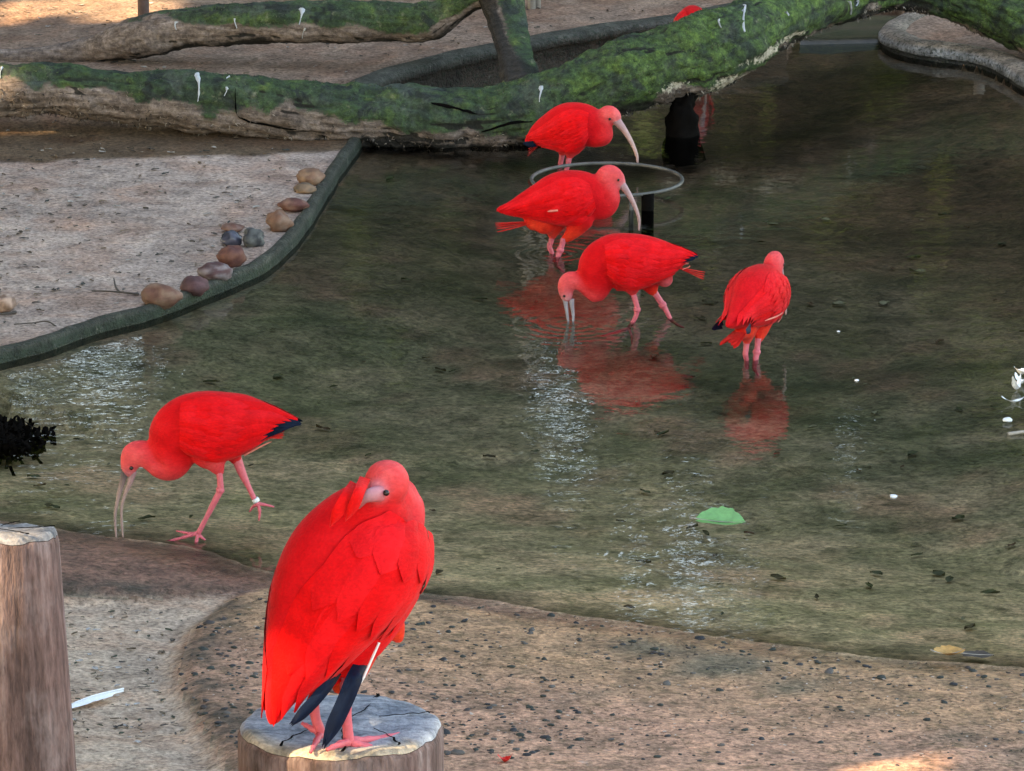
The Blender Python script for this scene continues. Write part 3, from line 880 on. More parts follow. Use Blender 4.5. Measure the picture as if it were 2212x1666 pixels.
def build_ibis(spec, base, yaw, label, seed=0):
    """spec: dict of local-space lists"""
    r_ = random.Random(seed)
    root = empty('scarlet_ibis', base, yaw, label, 'bird', 'scarlet ibises at the pond')
    mb = MB()
    samples = []
    for path in spec['body']:
        S = cr([tuple(p[0]) + (p[1], p[2]) for p in path], 6)
        tube(mb, [s[:3] for s in S], [max(0.003, s[3] + 0.0025) for s in S], 18, (0, 1, 0), flat=1.0)
        n0 = len(mb.v) - 18 * len(S)
        # lateral flattening per station
        for i, s in enumerate(S):
            for j in range(18):
                q = mb.v[n0 + i * 18 + j]
                mb.v[n0 + i * 18 + j] = (q[0], s[1] + (q[1] - s[1]) * s[4], q[2])
        ball(mb, S[0][:3], (S[0][3], S[0][3] * S[0][4], S[0][3]), 12, 8)
        ball(mb, S[-1][:3], (S[-1][3], S[-1][3] * S[-1][4], S[-1][3]), 12, 8)
        cols = [CK[p[3]] for p in path]
        for i, s in enumerate(S):
            f = i / 6
            k = min(int(f), len(cols) - 2)
            w_ = f - k
            samples.append((s[0], s[1], s[2], s[3], *[a * (1 - w_) + b * w_ for a, b in zip(cols[k], cols[k + 1])]))
    for c, r, w_, cc in spec.get('blobs', []):
        ball(mb, c, (r, r * w_, r), 16, 12)
        samples.append((*c, r, *CK[cc]))
    me = remesh(mb, spec.get('voxel', 0.006), spec.get('smooth', 5))
    n = len(me.vertices)
    co = np.empty(n * 3, np.float32)
    me.vertices.foreach_get('co', co)
    co = co.reshape(-1, 3)
    SA = np.array(samples)
    d = np.sqrt(((co[:, None, :] - SA[None, :, :3]) ** 2).sum(-1)) / SA[None, :, 3]
    w_ = 1 / (d ** 6 + 1e-6)
    cc = (w_[..., None] * SA[None, :, 4:7]).sum(1) / w_.sum(1)[:, None]
    arr = np.ones((n, 4), np.float32)
    arr[:, :3] = cc
    at_ = me.color_attributes.new('Col', 'FLOAT_COLOR', 'POINT')
    at_.data.foreach_set('color', arr.ravel())
    me.polygons.foreach_set('use_smooth', [True] * len(me.polygons))
    link('body', me, M['plume'], root)
    bvh = BVHTree.FromPolygons([v.co for v in me.vertices], [tuple(p.vertices) for p in me.polygons])
    def blade(mb, fn, a0, a1, b0, wb, base_off, lift, tilt, col, round_=0.5, drift=0.0):
        rows = []
        N = 7
        for i in range(N + 1):
            t = i / N
            prof_ = (0.7 + 0.3 * t / round_) if t < round_ else math.sqrt(max(0.0, 1 - ((t - round_) / (1.001 - round_)) ** 2))
            a = a0 + (a1 - a0) * t
            bb = b0 + drift * t
            rows.append([fn(a, bb + j * wb * prof_, base_off + lift * t * t - 0.0012 * j * j + tilt * j) for j in (-1, -0.33, 0.33, 1)])
        mb.grid(rows, [[col] * 4] * (N + 1))
    def wing(side, U, Lw, nb, tipcol):
        Uc, Lc = cr([tuple(p) for p in U], 8), cr([tuple(p) for p in Lw], 8)
        def samp(c, a):
            x = min(max(a, 0), 1) * (len(c) - 1)
            i = min(int(x), len(c) - 2)
            q = c[i] + (c[i + 1] - c[i]) * (x - i)
            if a > 1: q = q + (c[-1] - c[-2]) * (a - 1) * (len(c) - 1)
            return q
        yt = spec.get('ytip', 0.02)
        def fn(a, b, off):
            b = b * 0.93
            off *= spec.get('rel', 1.5) * (1 - 0.75 * sst(b, 0.75, 0.98))
            p = (1 - b) * samp(Lc, a) + b * samp(Uc, a)
            x, z = p[0], p[2]
            hit = bvh.ray_cast(Vector((x, side * 0.5, z)), Vector((0, -side, 0)))
            y = max(abs(hit[0].y), 0.004) if hit[0] is not None and hit[0].y * side > -0.01 else 0.004
            nn = hit[1] if hit[0] is not None else Vector((0, side, 0))
            off += 0.005 * sst(b, -0.05, 0.12) * (1 - sst(b, 0.6, 0.95)) * sst(a, 0.0, 0.15) * (1 - sst(a, 0.7, 1.0))
            if nn.y * side < 0.25: nn = (nn + Vector((0, side * 0.6, 0))).normalized()
            y = max(y, yt * sst(a, 0.55, 1.0) * (1 - 0.75 * max(0, min(1, b)) ** 3))
            return Vector((x, side * y, z)) + nn * (off + 0.001)
        def var(c, k=spec.get('var', 0.06)):
            f = 1 - k + 2 * k * r_.random()
            g = 0.8 + 0.9 * r_.random()
            return (min(0.85, c[0] * f), c[1] * f * g, c[2] * f * g)
        wm = MB()
        for q in range(nb):                                       # long secondaries and tertials
            b = (q + 0.5) / nb
            blade(wm, fn, 0.34, 0.86 + 0.16 * b - 0.10 * (1 - b) + 0.015 * r_.random(), b, 0.78 / nb, 0.0022 + 0.0008 * (q % 2), 0.001, 0.0008, var(RED), 0.72, 0.02)
        for (a0, a1, k, off) in spec.get('rows') or ((0.22, 0.60, nb + 1, 0.0042), (0.12, 0.44, nb + 2, 0.0054), (0.05, 0.31, nb + 3, 0.0064), (0.0, 0.20, nb + 3, 0.0072)):
            for q in range(k):
                b = (q + 0.5) / k + 0.02 * (r_.random() - 0.5)
                blade(wm, fn, a0, a1 + 0.05 * (r_.random() - 0.5) + 0.06 * (b - 0.5), b, 0.85 / k, off, 0.0006, 0.0006, var(RED), 0.4)
        for (a0, a1, b, wb) in spec.get('pale', []): blade(wm, fn, a0, a1, b, wb, 0.0075, 0.001, 0.0, (0.76, 0.20, 0.17), 0.6)
        w = wm.build('wing', M['plume'], root)
        w.data.name = 'wing'
        if tipcol:
            tm = MB()
            for (a0, a1, b, wb) in tipcol: blade(tm, fn, a0, a1, b, wb, 0.0005, 0.0, 0.0006, (1, 1, 1), 0.75)
            o = tm.build('primary_feathers', M['black'], w)
            tag(o, 'black wing tip')
        return w
    for side in spec.get('sides', (1, -1)):
        wing(side, spec['U'], spec['L'], spec.get('nb', 7), spec.get('tips'))
    # tail fan
    if 'tail' in spec:
        a, b, wd = spec['tail']
        tm = MB()
        for q in range(7):
            o_ = (q - 3) / 3
            rows = []
            for i in range(7):
                t = i / 6
                c = a.lerp(b, t * (1 - 0.05 * abs(o_))) + Vector((0, o_ * wd * (0.35 + 0.65 * t), -0.022 * abs(o_) * t + 0.0008 * q))
                ww = wd * 0.42 * (1 if t < 0.8 else math.sqrt(max(0, 1 - ((t - 0.8) / 0.201) ** 2)))
                rows.append([c + Vector((0, -ww, 0)), c + Vector((0, 0, 0.0015)), c + Vector((0, ww, 0))])
            f = 0.85 + 0.3 * r_.random()
            tm.grid(rows, [[(min(0.8, RED[0] * f), RED[1] * f * 2, RED[2] * f)] * 3] * 7)
        tm.build('tail', M['plume'], root)
    # bill
    for nm, pts, rad, c0, c1 in spec['bill']:
        S = cr([tuple(p) for p in pts], 6)
        rr = np.interp(np.linspace(0, 1, len(S)), np.linspace(0, 1, len(rad)), rad)
        bm_ = MB()
        tube(bm_, [s[:3] for s in S], list(rr), 10, (0, 1, 0), 0.85, col=lambda i: tuple(x * (1 - min(1, 2.2 * i / len(S))) + y * min(1, 2.2 * i / len(S)) for x, y in zip(c0, c1)))
        bm_.build(nm, M['bill'], root)
    for e, r in spec['eyes']:
        em = MB()
        ball(em, (0, 0, 0), r, 10, 8)
        em.build('eye', M['eye'], root, loc=e)
    # legs
    for lg in spec['legs']:
        lm = MB()
        S = cr([tuple(p) for p in lg['p']], 6)
        rad = list(np.interp(np.linspace(0, 1, len(S)), np.linspace(0, 1, len(lg['r'])), lg['r']))
        tube(lm, [s[:3] for s in S], rad, 10)
        for jt in lg.get('joints', []): ball(lm, lg['p'][jt], lg['r'][jt] * 1.25, 10, 8)
        for toe in lg.get('toes', []):
            T = cr([tuple(p) for p in toe], 4)
            tube(lm, [s[:3] for s in T], [lg['r'][-1] * (0.85 - 0.5 * i / (len(T) - 1)) * (1 + 0.16 * math.sin(i * 2.4)) for i in range(len(T))], 8)
        lo = lm.build('leg', M['leg'], root)
        if 'band' in lg:
            a, b, r = lg['band']
            bm_ = MB()
            tube(bm_, [a, a.lerp(b, 0.33), a.lerp(b, 0.66), b], r, 14)
            bm_.build('leg_band', M['band'], lo)
    return root
def sst(x, a, b):
    t = min(1, max(0, (x - a) / (b - a)))
    return t * t * (3 - 2 * t)

def side_spec(L, ks, body, U, Lw, bill, eye, legs, tail=None, tips=None, flat=0.72, ytip=0.02, blobs=(), headflat=0.8, nb=7, lat=0.022, cover=0):
    """everything measured on the side view, ks metres per unit"""
    def wf(c): return headflat if c in 'HF' else (0.9 if c == 'N' else flat)
    sp_ = dict(body=[[(L(x, y), r * ks, wf(c), c) for x, y, r, c in body]], U=[L(*p) for p in U], L=[L(*p) for p in Lw], ytip=ytip, nb=nb,
               blobs=[(L(x, y), r * ks, w_, c) for x, y, r, w_, c in blobs], tips=tips)
    sp_['bill'] = [(nm, [L(*p) for p in pts], [r * ks for r in rad], c0, c1) for nm, pts, rad, c0, c1 in bill]
    ex, ey, ew, er = eye
    sp_['eyes'] = [(L(ex, ey) + Vector((0, s * ew * ks, 0)), er * ks) for s in (1, -1)]
    sp_['legs'] = []
    for lg in legs:
        y0 = lg['y'] * lat
        d = dict(p=[L(x, y, 0) + Vector((0, y0, 0)) for x, y in lg['p']], r=[r * ks for r in lg['r']], joints=lg.get('j', []))
        toes = []
        for T in lg.get('t', []): toes.append([L(x, y, 0) + Vector((0, y0 + dy, dz)) for x, y, dy, dz in T])
        d['toes'] = toes
        if 'band' in lg:
            (ax, ay), (bx, by), br = lg['band']
            d['band'] = (L(ax, ay) + Vector((0, y0, 0)), L(bx, by) + Vector((0, y0, 0)), br * ks)
        sp_['legs'].append(d)
        th = lg.get('thigh')
        if th: sp_['body'].append([(L(x, y) + Vector((0, y0 * 0.9, 0)), r * ks, 0.8, c) for x, y, r, c in th])
    if tail: sp_['tail'] = (L(*tail[0]), L(*tail[1]), tail[2] * ks)
    return sp_
BILLC, BILLT, BILLD = (0.34, 0.19, 0.22), (0.34, 0.23, 0.21), (0.035, 0.035, 0.045)

# A: the large bird wading at the left, bill open and down
aA = (433.0, 1163.0)
bA = gp(*aA)
LA, kA = to_local(216.9, 813.2, 0.2278, aA, bA, math.pi - 0.05)
specA = side_spec(LA, kA,
    [(1880, 425, 22, 'R'), (1760, 420, 75, 'R'), (1620, 420, 150, 'R'), (1420, 440, 265, 'R'), (1220, 470, 320, 'R'), (1020, 490, 348, 'R'), (870, 525, 345, 'R'), (770, 585, 310, 'R'), (715, 700, 245, 'R'), (675, 830, 165, 'N'), (590, 850, 122, 'N'), (505, 790, 112, 'N'), (425, 735, 118, 'N'), (335, 755, 122, 'H'), (290, 830, 88, 'H'), (275, 900, 62, 'F')],
    [(800, 215), (1000, 165), (1300, 185), (1600, 255), (1880, 395)], [(800, 620), (1000, 720), (1250, 745), (1500, 630), (1760, 505)],
    [('upper_bill', [(250, 890), (215, 1000), (170, 1160), (140, 1330), (148, 1540)], [44, 30, 19, 14, 9], BILLD, BILLT),
     ('lower_bill', [(320, 900), (290, 1000), (235, 1130), (200, 1280), (212, 1545)], [38, 28, 18, 14, 9], BILLC, BILLT)],
    (312, 852, 74, 20),
    [dict(y=1, p=[(1140, 880), (1150, 960), (1150, 1060), (1105, 1150), (1010, 1330), (935, 1470)], r=[34, 30, 33, 32, 24, 26], j=[2],
          thigh=[(1040, 700, 170, 'N'), (1100, 800, 100, 'N'), (1145, 890, 48, 'N')],
          t=[[(930, 1465, 0, 0), (850, 1490, 0, 0), (740, 1520, 0.0, 0), (610, 1545, 0, -.002)], [(930, 1470, 0, 0), (850, 1480, -.012, 0), (720, 1475, -.03, 0)], [(935, 1470, 0, 0), (920, 1540, .012, 0), (905, 1580, .022, 0)], [(930, 1470, 0, 0), (970, 1500, .005, 0), (1005, 1520, .01, 0)]]),
     dict(y=-1, p=[(1285, 780), (1340, 930), (1400, 1060), (1460, 1190), (1490, 1240)], r=[52, 42, 26, 24, 24],
          thigh=[(1180, 650, 170, 'R'), (1250, 740, 85, 'D'), (1300, 830, 45, 'N')], band=((1462, 1180), (1482, 1212), 34),
          t=[[(1490, 1230, 0, 0), (1560, 1240, 0, 0), (1645, 1260, 0, 0)], [(1490, 1235, 0, 0), (1510, 1300, .004, 0), (1500, 1385, .004, 0)], [(1490, 1235, 0, 0), (1440, 1270, -.01, 0), (1405, 1320, -.015, 0)]])],
    tail=((1500, 590), (1760, 510), 70), tips=[(0.78, 1.07, 0.22, 0.22), (0.82, 1.10, 0.42, 0.18), (0.84, 1.09, 0.62, 0.18), (0.86, 1.07, 0.80, 0.15)], flat=0.66, ytip=0.022)
specA['pale'] = [(0.62, 0.86, 0.01, 0.04)]
build_ibis(specA, bA, math.pi - 0.05, 'large scarlet ibis wading at the left with open bill down in the water', 1)

# D: the middle bird feeding head down, facing left
aD = (1372.0, 692.0)
bD = gp(*aD)
LD, kD = to_local(1138.5, 477.1, 0.2941, aD, bD, math.pi + 0.06)
specD = side_spec(LD, kD,
    [(1225, 250, 16, 'R'), (1140, 262, 62, 'R'), (1040, 280, 125, 'R'), (900, 292, 180, 'R'), (750, 298, 206, 'R'), (630, 312, 212, 'R'), (550, 345, 180, 'R'), (520, 440, 135, 'R'), (505, 528, 74, 'N'), (445, 492, 58, 'N'), (380, 448, 58, 'N'), (310, 440, 62, 'H'), (280, 490, 54, 'H'), (292, 560, 42, 'F')],
    [(560, 150), (700, 105), (900, 120), (1080, 170), (1250, 240)], [(585, 360), (690, 440), (850, 465), (1040, 395), (1190, 300)],
    [('upper_bill', [(280, 570), (285, 620), (293, 680), (305, 760)], [24, 16, 12, 7], (0.30, 0.26, 0.30), (0.30, 0.28, 0.31)), ('lower_bill', [(325, 575), (330, 630), (338, 690), (338, 760)], [22, 16, 12, 7], (0.30, 0.26, 0.30), (0.30, 0.28, 0.31))],
    (270, 545, 38, 10),
    [dict(y=1, p=[(775, 530), (795, 590), (803, 640), (790, 700), (745, 775)], r=[24, 20, 22, 17, 15], j=[2], thigh=[(760, 430, 95, 'R'), (770, 500, 45, 'N')], t=[[(745, 775, 0, -.002), (650, 790, 0, -.006), (545, 805, 0, -.012)], [(745, 775, 0, -.002), (760, 800, .02, -.01), (760, 840, .03, -.015)]]),
     dict(y=-1, p=[(925, 520), (960, 570), (1000, 630), (1030, 680), (1060, 740)], r=[30, 24, 24, 19, 16], j=[2], thigh=[(830, 400, 110, 'R'), (890, 460, 72, 'R'), (930, 530, 38, 'O')], t=[[(1060, 740, 0, 0), (1120, 760, 0, -.01), (1160, 770, 0, -.012)]])],
    tail=((1090, 345), (1305, 385), 40), tips=[(0.90, 1.03, 0.75, 0.18), (0.88, 1.02, 0.5, 0.2)], flat=0.68, ytip=0.02, blobs=[(1010, 430, 62, 0.9, 'F')])
specD['pale'] = [(0.86, 0.97, 0.15, 0.03)]
build_ibis(specD, bD, math.pi + 0.06, 'scarlet ibis at the centre feeding with its head down and legs astride', 2)

# C: second bird from the back, facing right in front of the hoop
aC = (1205.4, 551.0)
bC = gp(*aC)
LC, kC = to_local(1030.1, 206.0, 0.2451, aC, bC, 0.0)
argsC = ([(185, 1010, 22, 'R'), (310, 1000, 70, 'R'), (480, 960, 140, 'R'), (650, 930, 220, 'R'), (800, 905, 242, 'R'), (920, 895, 225, 'R'), (1020, 920, 190, 'R'), (1110, 955, 140, 'R'), (1170, 905, 88, 'N'), (1152, 800, 76, 'N'), (1128, 725, 80, 'N'), (1170, 695, 78, 'H'), (1228, 728, 66, 'H'), (1262, 778, 48, 'F')],
    [(980, 745), (850, 690), (680, 725), (470, 850), (185, 1000)], [(1040, 960), (920, 1090), (740, 1120), (500, 1085), (260, 1075)],
    [('upper_bill', [(1255, 770), (1320, 850), (1385, 970), (1425, 1085), (1428, 1195)], [44, 28, 20, 15, 8], BILLC, (0.42, 0.26, 0.26))],
    (1243, 738, 52, 12),
    [dict(y=-1, p=[(765, 1245), (752, 1300), (735, 1350), (712, 1412), (690, 1480)], r=[28, 24, 27, 24, 20], j=[2], thigh=[(930, 1080, 100, 'R'), (860, 1180, 66, 'O'), (775, 1260, 34, 'O')], t=[[(690, 1480, 0, 0), (780, 1530, 0, -.01)]]),
     dict(y=1, p=[(670, 1220), (655, 1300), (640, 1350), (665, 1412), (680, 1480)], r=[30, 24, 24, 20, 18], thigh=[(700, 1090, 120, 'R'), (670, 1200, 70, 'O'), (665, 1260, 34, 'N')])])
kwC = dict(tail=((500, 1120), (160, 1135), 62), flat=0.68, ytip=0.024, blobs=[(600, 1110, 120, 0.7, 'O'), (500, 1110, 85, 0.7, 'O')])
specC = side_spec(LC, kC, *argsC, tips=None, **kwC)
specC['pale'] = [(0.50, 0.60, 0.42, 0.03)]
build_ibis(specC, bC, 0.0, 'scarlet ibis standing in front of the hoop with its long bill hanging down', 3)

# E: the right-hand bird seen from behind, same stance, turned away
aE = (1625.0, 776.0)
bE = gp(*aE)
specE = side_spec(LC, kC, *argsC, lat=0.011, tips=[(0.88, 1.04, 0.05, 0.25), (0.86, 1.02, 0.25, 0.25)], **{**kwC, 'flat': 0.86, 'ytip': 0.055})
specE['pale'] = [(0.42, 0.68, 0.30, 0.022), (0.3, 0.42, 0.12, 0.03)]
build_ibis(specE, bE, R(65), 'scarlet ibis at the right seen from behind with its head beyond its back', 4)

# B: the rear bird, behind the hoop
aB = (1205.0, 366.0)
bB = gp(*aB)
LB, kB = to_local(1030.1, 206.0, 0.2451, aB, bB, -0.35)
specB = side_spec(LB, kB,
    [(455, 400, 40, 'R'), (560, 350, 115, 'R'), (680, 318, 180, 'R'), (800, 290, 218, 'R'), (910, 280, 212, 'R'), (1000, 298, 185, 'R'), (1075, 345, 125, 'R'), (1118, 345, 78, 'N'), (1116, 265, 66, 'N'), (1112, 200, 68, 'N'), (1158, 165, 70, 'H'), (1205, 188, 60, 'H'), (1226, 224, 42, 'F')],
    [(1010, 130), (880, 90), (740, 140), (580, 265), (440, 345)], [(1020, 340), (930, 440), (780, 480), (620, 445), (480, 440)],
    [('upper_bill', [(1222, 222), (1290, 305), (1360, 425), (1402, 530), (1410, 610)], [42, 28, 20, 15, 8], BILLC, (0.46, 0.29, 0.27))],
    (1185, 203, 56, 12),
    [dict(y=-1, p=[(830, 540), (822, 600), (808, 650), (800, 720)], r=[26, 22, 20, 18], thigh=[(850, 420, 110, 'R'), (835, 520, 40, 'N')]),
     dict(y=1, p=[(735, 520), (722, 590), (712, 650), (708, 720)], r=[28, 22, 22, 18], thigh=[(760, 420, 110, 'R'), (735, 510, 42, 'N')])],
    tail=((560, 430), (455, 478), 45), tips=[(0.88, 1.05, 0.1, 0.2), (0.9, 1.08, 0.3, 0.2)], flat=0.7, ytip=0.02)
build_ibis(specB, bB, -0.35, 'scarlet ibis at the back beside the mossy log, its bill over the hoop', 5)

# G: bird hidden behind the log, only a little of its back shows
bG = gp(1490, 142)
build_ibis(specB, bG, R(-80), 'scarlet ibis mostly hidden behind the log at the top of the picture', 6)

# P: the perched bird
zP = PC.z + 0.006
aP = (743.0, 1606.0)
tP = (zP - CAMH) / ray(*aP).z
bP = Vector((ray(*aP).x * tP, ray(*aP).y * tP, zP))
yP = R(32)
LP, kP = to_local(487.9, 975.9, 0.414, aP, bP, yP)
bodyP = [(255, 1400, 32, 'R'), (300, 1270, 80, 'R'), (385, 1090, 150, 'R'), (485, 910, 215, 'R'), (595, 730, 268, 'R'), (695, 590, 280, 'R'), (790, 480, 250, 'R'), (855, 400, 205, 'R'), (905, 320, 140, 'N'), (905, 250, 110, 'N')]
specP = dict(body=[[(LP(x, y), r * kP, 1.05 if c == 'R' else 0.92, c) for x, y, r, c in bodyP],
                   [(LP(760, 850), 150 * kP, 0.8, 'R'), (LP(700, 1000), 120 * kP, 0.8, 'O'), (LP(655, 1130), 92 * kP, 0.8, 'O'), (LP(610, 1205), 70 * kP, 0.8, 'V')],
                   [(LP(800, 840), 95 * kP, 0.8, 'R'), (LP(860, 900), 75 * kP, 0.8, 'O'), (LP(900, 970), 36 * kP, 0.8, 'O')],
                   [(LP(850, 330, -0.02), 120 * kP, 1.0, 'R'), (LP(760, 310, -0.02), 138 * kP, 1.0, 'R'), (LP(650, 385, 0.0), 168 * kP, 1.0, 'R'), (LP(530, 530, 0.01), 190 * kP, 1.0, 'R'), (LP(435, 710, 0.015), 178 * kP, 1.0, 'R'), (LP(365, 910, 0.015), 140 * kP, 1.0, 'R'), (LP(315, 1110, 0.01), 95 * kP, 1.0, 'R'), (LP(275, 1300, 0.005), 55 * kP, 1.0, 'R')],
                   [(LP(880, 560), 165 * kP, 0.75, 'N'), (LP(900, 480), 160 * kP, 0.75, 'N'), (LP(850, 760), 120 * kP, 0.75, 'N')]],
             blobs=[(LP(848, 178, -0.035), 120 * kP, 1.0, 'H'), (LP(900, 250, -0.015), 90 * kP, 1.0, 'N'), (LP(800, 235, -0.055), 62 * kP, 0.9, 'F')],
             U=[LP(*p) for p in ((730, 260), (570, 390), (390, 640), (290, 880), (240, 1130), (215, 1395))],
             L=[LP(*p) for p in ((960, 420), (950, 640), (850, 860), (690, 1060), (520, 1250), (330, 1480))],
             ytip=0.03, nb=6, rel=2.3, var=0.07, rows=[(0.20, 0.74, 5, 0.0040), (0.02, 0.50, 6, 0.0064), (0.0, 0.26, 5, 0.0080)], voxel=0.0055, smooth=6,
             tips=None)
def w2l(p):
    q = p - bP
    c, s = math.cos(yP), math.sin(yP)
    return Vector((q.x * c + q.y * s, -q.x * s + q.y * c, q.z))
specP['bill'] = [('upper_bill', [LP(815, 243, -0.070), LP(772, 252, -0.078), LP(735, 268, -0.070), LP(700, 300, -0.045)], [44 * kP, 38 * kP, 33 * kP, 26 * kP], (0.50, 0.14, 0.17), (0.40, 0.20, 0.24))]
specP['eyes'] = [(LP(848, 240, -0.083), 17 * kP)]
specP['legs'] = []
def legP(pts, rad, toes, y):
    specP['legs'].append(dict(p=[LP(x, yy, y) for x, yy in pts], r=[r * kP for r in rad], joints=[], toes=[[LP(x, yy, d) for x, yy, d in T] for T in toes]))
build_leg = [
    ([(640, 1180), (630, 1300), (632, 1380), (640, 1470), (645, 1515)], [40, 34, 28, 28, 30], [[(645, 1510, -.02), (770, 1550, -.035), (915, 1592, -.05)], [(645, 1510, -.02), (770, 1500, -.01), (900, 1472, 0.0)], [(645, 1510, -.02), (590, 1530, -.03), (535, 1555, -.04)]], -0.02),
    ([(480, 1200), (462, 1300), (470, 1390), (488, 1440), (495, 1475)], [36, 30, 26, 26, 26], [[(495, 1470, .02), (470, 1520, .0), (448, 1568, -.02)], [(495, 1470, .02), (440, 1440, .03), (395, 1415, .04)]], 0.02)]
for a in build_leg: legP(*a)
birdP = build_ibis(specP, bP, yP, 'scarlet ibis perched on the stump with its head turned back over its shoulder', 8)
# long black primaries that hang below the red wings
def quill(pts, wpx, nm='primary_feathers', m='black', col=(1, 1, 1), lift=0.004):
    mb = MB()
    S = cr(pts, 6)
    N = len(S)
    rows = []
    for i, s in enumerate(S):
        t = i / (N - 1)
        p = LP(s[0], s[1], s[2])
        nx = S[min(i + 1, N - 1)] - S[max(i - 1, 0)]
        d = Vector((nx[1], -nx[0])).normalized()
        w_ = wpx * (1 if t < 0.72 else max(0.03, 1 - ((t - 0.72) / 0.28) ** 1.3))
        rows.append([LP(s[0] + d.x * w_ * j, s[1] + d.y * w_ * j, s[2] - (lift if j == 0 else lift * 0.7 if abs(j) < 0.9 else 0)) for j in (-1, -0.5, 0, 0.5, 1)])
    mb.grid(rows, [[col] * 5] * len(rows))
    return mb.build(nm, M[m], birdP)
for k in range(3):
    d = (k - 1) * 17
    quill([(712 + d * 0.6, 1110, -0.03), (676 + d, 1190, -0.055 - 0.003 * k), (632 + d, 1300, -0.060 - 0.003 * k), (572 + d * 0.9, 1430, -0.060 - 0.003 * k), (520 + d * 0.5, 1556 - 14 * abs(d) / 17, -0.058 - 0.003 * k)], 27)
    d = (k - 1) * 13
    quill([(590, 1140 + d, -0.02), (545, 1215 + d, -0.042 - 0.002 * k), (478, 1298 + d, -0.047 - 0.002 * k), (412, 1368 + d * 0.8, -0.047 - 0.002 * k), (345 + 6 * k, 1430 + d * 0.4, -0.045 - 0.002 * k)], 22)
for k, (pts, w_) in enumerate([([(738, 160, -0.045), (718, 225, -0.086), (690, 300, -0.090), (640, 390, -0.075)], 28), ([(690, 190, -0.04), (655, 250, -0.074), (610, 330, -0.078), (560, 420, -0.066)], 30)]):
    quill(pts, w_, 'scapular_feathers', 'plume', (RED[0] * (0.94 + 0.05 * (k % 2)), RED[1] * 1.2, RED[2]), 0.006)
o = quill([(805, 1000, -0.052), (770, 1080, -0.055), (730, 1170, -0.056), (708, 1220, -0.056)], 7, 'feather_shaft', 'feather')

# ------------------------------------------------------------------ hoop on its post
rc = gp(1311, 388, 0.055)
rr_ = 163 / scl(rc)
hoop = empty('feeding_hoop', rc, 0, 'grey metal hoop standing level above the water between the two rear ibises', 'hoop')
mb = MB()
ring = [(rr_ * math.cos(2 * math.pi * i / 96), rr_ * math.sin(2 * math.pi * i / 96), 0) for i in range(96)]
rows = []
for i, p in enumerate(ring):
    d = Vector((p[0], p[1], 0)).normalized()
    rows.append([Vector(p) + (d * math.cos(2 * math.pi * j / 10) + Vector((0, 0, math.sin(2 * math.pi * j / 10)))) * 0.0062 for j in range(10)])
rows.append(rows[0])
mb.grid(rows, closed=True)
mb.build('ring', M['metal'], hoop)
mb = MB()
an = math.acos(85 / 163)
px, py = rr_ * math.cos(an), -rr_ * math.sin(an)
tube(mb, [(px, py, 0.0), (px, py, -0.08), (px, py, -0.2)], [0.022, 0.021, 0.021], 14)
mb.build('post', M['darkwood'], hoop)
mb = MB()
tube(mb, [(px - 0.055, py, 0.0), (px - 0.055, py, -0.2)], [0.008, 0.008], 8)
mb.build('clamp_rod', M['metal'], hoop)

# ------------------------------------------------------------------ stones beside the curb
def stone(u, v, w, h, c1, c2, label, seed, dpt=0.8, m='stone', rough=0.25, rz=0.0):
    if seed != 11: u, v = u + 6, v + 2
    b = gp(u, v + h * 0.42, 0.045)
    s = scl(b)
    rx, rz_, ry = w / 2 / s, h / 2 / s, w / 2 / s * dpt
    mb = MB()
    rows, cols = [], []
    N, Mm = 22, 14
    off = Vector((seed * 3.1, seed * 1.7, 0))
    for i in range(Mm + 1):
        th = math.pi * (0.01 + 0.98 * i / Mm)
        row, crow = [], []
        for j in range(N):
            a = 2 * math.pi * j / N
            d = Vector((math.sin(th) * math.cos(a), math.sin(th) * math.sin(a), math.cos(th)))
            k = 1 + rough * noise.noise(d * 1.3 + off) + rough * 0.5 * noise.noise(d * 3 + off)
            # a few flat broken faces
            for q in range(3):
                pn = Vector((math.sin(seed * 7 + q * 2.1), math.cos(seed * 5 + q * 1.3), math.sin(seed + q))).normalized()
                e = d.dot(pn) * k
                if e > 0.78: k *= 0.78 / e * 0.6 + 0.4
            p = Vector((d.x * rx * k, d.y * ry * k, d.z * rz_ * k))
            f = min(1, max(0, 0.5 + 2.2 * noise.noise(d * 1.6 + off * 2)))
            row.append(p)
            crow.append(tuple(x * (1 - f) + y * f for x, y in zip(c1, c2)))
        rows.append(row[::-1])
        cols.append(crow[::-1])
    mb.grid(rows, cols, closed=True, cap=True)
    o = mb.build('river_stone', M[m], loc=(b.x, b.y + ry * 0.4, 0.035 + rz_ * 0.62))
    o.rotation_euler = (0, 0, rz)
    return tag(o, label, 'stone', 'stones set along the pond curb')
ORG, TAN, PUR, LIL, BRN, SLT, PEA = (0.12, 0.052, 0.037), (0.21, 0.13, 0.09), (0.075, 0.034, 0.035), (0.18, 0.145, 0.145), (0.10, 0.036, 0.029), (0.030, 0.032, 0.036), (0.19, 0.115, 0.082)
stone(341, 627, 92, 54, ORG, PEA, 'large orange brown stone, nearest of the row along the curb', 1, 0.6)
stone(414, 607, 60, 42, PUR, (0.11, 0.05, 0.05), 'dark purple oval stone right of the large orange one', 2)
stone(458, 578, 76, 44, PUR, LIL, 'purple grey stone with a pale patch in the curb row', 3)
stone(493, 544, 62, 52, BRN, (0.15, 0.06, 0.04), 'round reddish brown stone below the wet blue black one', 4, 0.9)
stone(494, 506, 46, 34, (0.03, 0.032, 0.045), (0.06, 0.06, 0.085), 'shiny wet blue black stone in the curb row', 5, 0.9, 'wetstone')
stone(540, 502, 56, 46, SLT, (0.10, 0.105, 0.10), 'dark slate grey stone leaning on the curb', 6, 0.6, rough=0.35, rz=0.5)
